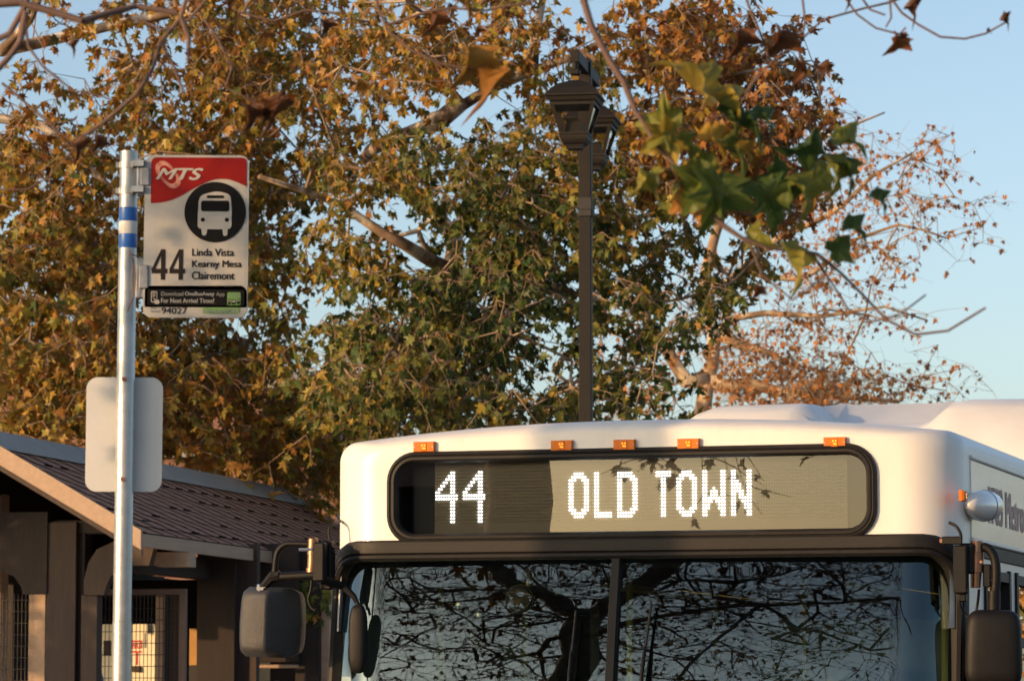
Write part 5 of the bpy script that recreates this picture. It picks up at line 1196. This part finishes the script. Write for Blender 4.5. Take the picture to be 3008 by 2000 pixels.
mb = MB(); mb.lathe((0, 0, 0), [(w_ * .42, 0), (w_ * 0.5, h_ * 0.9), (w_ * 0.55, h_ * 0.9), (w_ * 0.55, h_ * 0.96), (w_ * 0.3, h_)], 20); mb.build('body', M['blue'], bb, smooth=True, sharp=30)
oc, w_, h_ = inside('ticket_booth', 548, 580, 1845, None, 4.3, 0.3, 'ochre'); tag(oc, 'ochre painted booth behind the mesh gate', 'booth')
mb = MB(); mb.box((0.3, 0.3, h_ / 2), (w_ + 0.6, 0.4, h_)); mb.build('body', M['ochre'], oc); mb = MB(); mb.box((0, 0.09, h_ - 0.45), (w_ * 0.9, 0.03, 0.18)); mb.box((0, 0.08, h_ - 0.62), (w_ * 1.1, 0.06, 0.03)); mb.build('hatch', M['lampblack'], oc)
vm, w_, h_ = inside('pamphlet_rack', 750, 868, 1958, None, 4.6, 0.3, 'board'); tag(vm, 'white rack with small dark items below the timber shelf', 'rack')
mb = MB(); mb.box((0, 0.1, h_ / 2 - 0.12), (w_, 0.2, h_ - 0.24)); mb.build('body', M['board'], vm)
for k in range(4):
    mb = MB(); mb.lathe((-w_ * 0.36 + k * w_ * 0.2, 0, h_ - 0.19), [(0.028, -0.02), (0.035, 0.0), (0.035, 0.03), (0.02, 0.05)], 12); mb.build('knob', M['lampblack' if k % 2 else 'galvdark'], vm)
# ivy sprig beside the shelter post, next to the mirror
tI = Tree(71)
gx0 = P(935, 2300, 36.2)
tI.limb([(gx0.x, 36.2, 0.0)] + pl([(938, 1960, 36.2), (930, 1800, 36.0), (915, 1710, 36.0), (880, 1690, 36.0)]), 0.02, 0.006, step=0.1)
tI.limb(pl([(930, 1800, 36.0), (905, 1790, 35.9), (880, 1830, 35.9)]), 0.008, 0.004, step=0.1)
for u_, v_ in [(862, 1712), (875, 1722), (892, 1718), (905, 1740), (888, 1760), (895, 1785), (875, 1800), (868, 1815), (910, 1800), (925, 1790), (940, 1725), (950, 1760), (962, 1745), (955, 1775), (935, 1815), (915, 1820), (965, 1720), (945, 1700), (900, 1705), (880, 1770), (920, 1755), (970, 1790)]:
    for _ in range(2): tI.lv.append((np.array(P(u_ + tI.rng.normal(0, 5), v_ + tI.rng.normal(0, 5), 35.9)), np.array([tI.rng.normal(0, .6), 0.1, -1]), np.array([-0.5 + tI.rng.normal(0, .4), -1, 0.3]), tI.rng.uniform(0.06, 0.11), float(np.clip(tI.rng.normal(0.32, 0.14), 0, 1)), 0.8))
root = empty('ivy_plant', (0, 0, 0)); tag(root, 'small ivy sprig growing up the shelter post beside the bus mirror', 'plant'); tI.build(root, M['barknear'], M['leaf'])

# ------------------------------------------------------------------ brick building far behind the left tree
BD = 58.0; bl_ = empty('brick_building', (P(300, 2000, BD).x, BD, 0)); tag(bl_, 'red brick building half hidden behind the golden sycamore', 'building')
xr_ = P(990, 1500, BD).x - bl_.location.x; zt_ = P(500, 1140, BD).z
mb = MB(); mb.box(((xr_ - 14) / 2, 5, zt_ / 2), (xr_ + 14, 10, zt_)); mb.build('wall', M['brick'], bl_)
mb = MB(); mb.box(((xr_ - 14) / 2, 5, zt_ + 0.08), (xr_ + 14.3, 10.3, 0.16)); mb.box(((xr_ - 14) / 2, -0.04, P(500, 1330, BD).z), (xr_ + 14, 0.12, 0.14)); mb.build('cornice', M['concrete'], bl_)
for k in range(4):
    wx = xr_ - 1.6 - k * 2.6; mb = MB(); mb.box((wx, -0.01, 3.4), (1.1, 0.06, 1.5)); mb.build('window', M['sideglass'], bl_)

# ------------------------------------------------------------------ things just outside the view that shade it or are mirrored in the glass
tS = Tree(91); SX, SY2 = -7.40, 10.0
tS.limb([(SX, SY2, -0.1), (SX + .03, SY2, 2.0), (SX - .02, SY2, 4.5), (SX + 0.1, SY2 + 0.1, 6.4)], 0.27, 0.21)
tS.limb([(SX + 0.1, SY2 + .1, 6.3), (SX - 0.8, SY2 + 0.4, 7.6), (SX - 1.6, SY2 + 1.0, 9.6)], 0.16, 0.05)
tS.limb([(SX + 0.1, SY2 + .1, 6.3), (SX + 0.9, SY2 + 0.6, 7.8), (SX + 1.4, SY2 + 1.2, 10.2)], 0.15, 0.05)
A = []
for _ in range(160):
    a = tS.rng.uniform(0, 2 * math.pi); rr = math.sqrt(tS.rng.uniform()) * 3.0
    A.append((SX + rr * math.cos(a), SY2 + rr * math.sin(a), tS.rng.uniform(6.6, 10.5)))
tS.anchors(A, seg=0.6, wob=0.2, base=0.005)
for a in A: tS.spray(a, 0.8, 2, 1.5, 0.5, 0.13)
root = empty('sycamore_tree'); tag(root, 'sycamore outside the view whose trunk throws the broad shadow on the bus front', 'tree', 'autumn sycamore trees'); tS.build(root, M['barknear'], M['leaf'])
tH = Tree(95); hxy = Vector((-3.93, 33.0)) - Vector((0.848, 0.53)) * 7.5  # unseen shrub, added so that its shadow falls on the shelter's front post
tH.limb([(hxy.x, hxy.y, 0), (hxy.x, hxy.y, 2), (hxy.x, hxy.y, 4.2)], 0.06, 0.02)
A = []
for _ in range(700):
    a = tH.rng.uniform(0, 2 * math.pi); z = tH.rng.uniform(0.3, 4.75); rr = math.sqrt(tH.rng.uniform()) * 0.52 * min(1, (4.9 - z) / 0.5)
    A.append((hxy.x + rr * math.cos(a), hxy.y + rr * math.sin(a), z))
tH.anchors(A, seg=0.4)
for a in A: tH.spray(a, 0.1, 2, 4, 0.18, 0.085, droop=-0.3)
root = empty('added_shade_shrub'); tag(root, 'unseen columnar evergreen shrub, added left of the timber shelter to shade its post', 'shrub'); tH.build(root, M['barknear'], M['leaf'])
tR = Tree(97); rx, ry = 13.5, 38.5
tR.limb([(rx, ry, -.1), (rx + .05, ry, 1.2), (rx - .1, ry, 3.0), (rx, ry, 5.5)], 0.16, 0.05)
A = [(rx + tR.rng.uniform(-4, 4), ry + tR.rng.uniform(-2, 2), tR.rng.uniform(0.8, 7.5)) for _ in range(520)]
tR.anchors(A, seg=0.8, wob=0.15)
for a in A: tR.spray(a, 0.66, 2, 3.5, 0.45, 0.16, sd_t=0.2)
root = empty('sycamore_tree'); tag(root, 'low orange sycamore outside the view, mirrored in the side windows of the bus', 'tree', 'autumn sycamore trees'); tR.build(root, M['bark'], M['leaf'])
hb = empty('station_house', (-22.0, -17.9, 0), R(-33)); tag(hb, 'low dark house outside the view, mirrored in the left of the destination display', 'house')
mb = MB(); mb.box((-7.0, -4, 2.45), (14, 8, 4.9)); mb.build('wall', M['darktimber'], hb)
mb = MB(); mb.loft([[(-14.4, 0.4, 4.85), (-14.4, -8.4, 4.85), (-14.4, -4, 6.1)], [(0.4, 0.4, 4.85), (0.4, -8.4, 4.85), (0.4, -4, 6.1)]]); mb.build('roof', M['shingle'], hb)
for k in range(4):
    mb = MB(); mb.box((-2.2 - 3.2 * k, 0.02, 1.9), (1.2, 0.08, 1.4), bev=0.01); mb.build('window', M['sideglass'], hb)
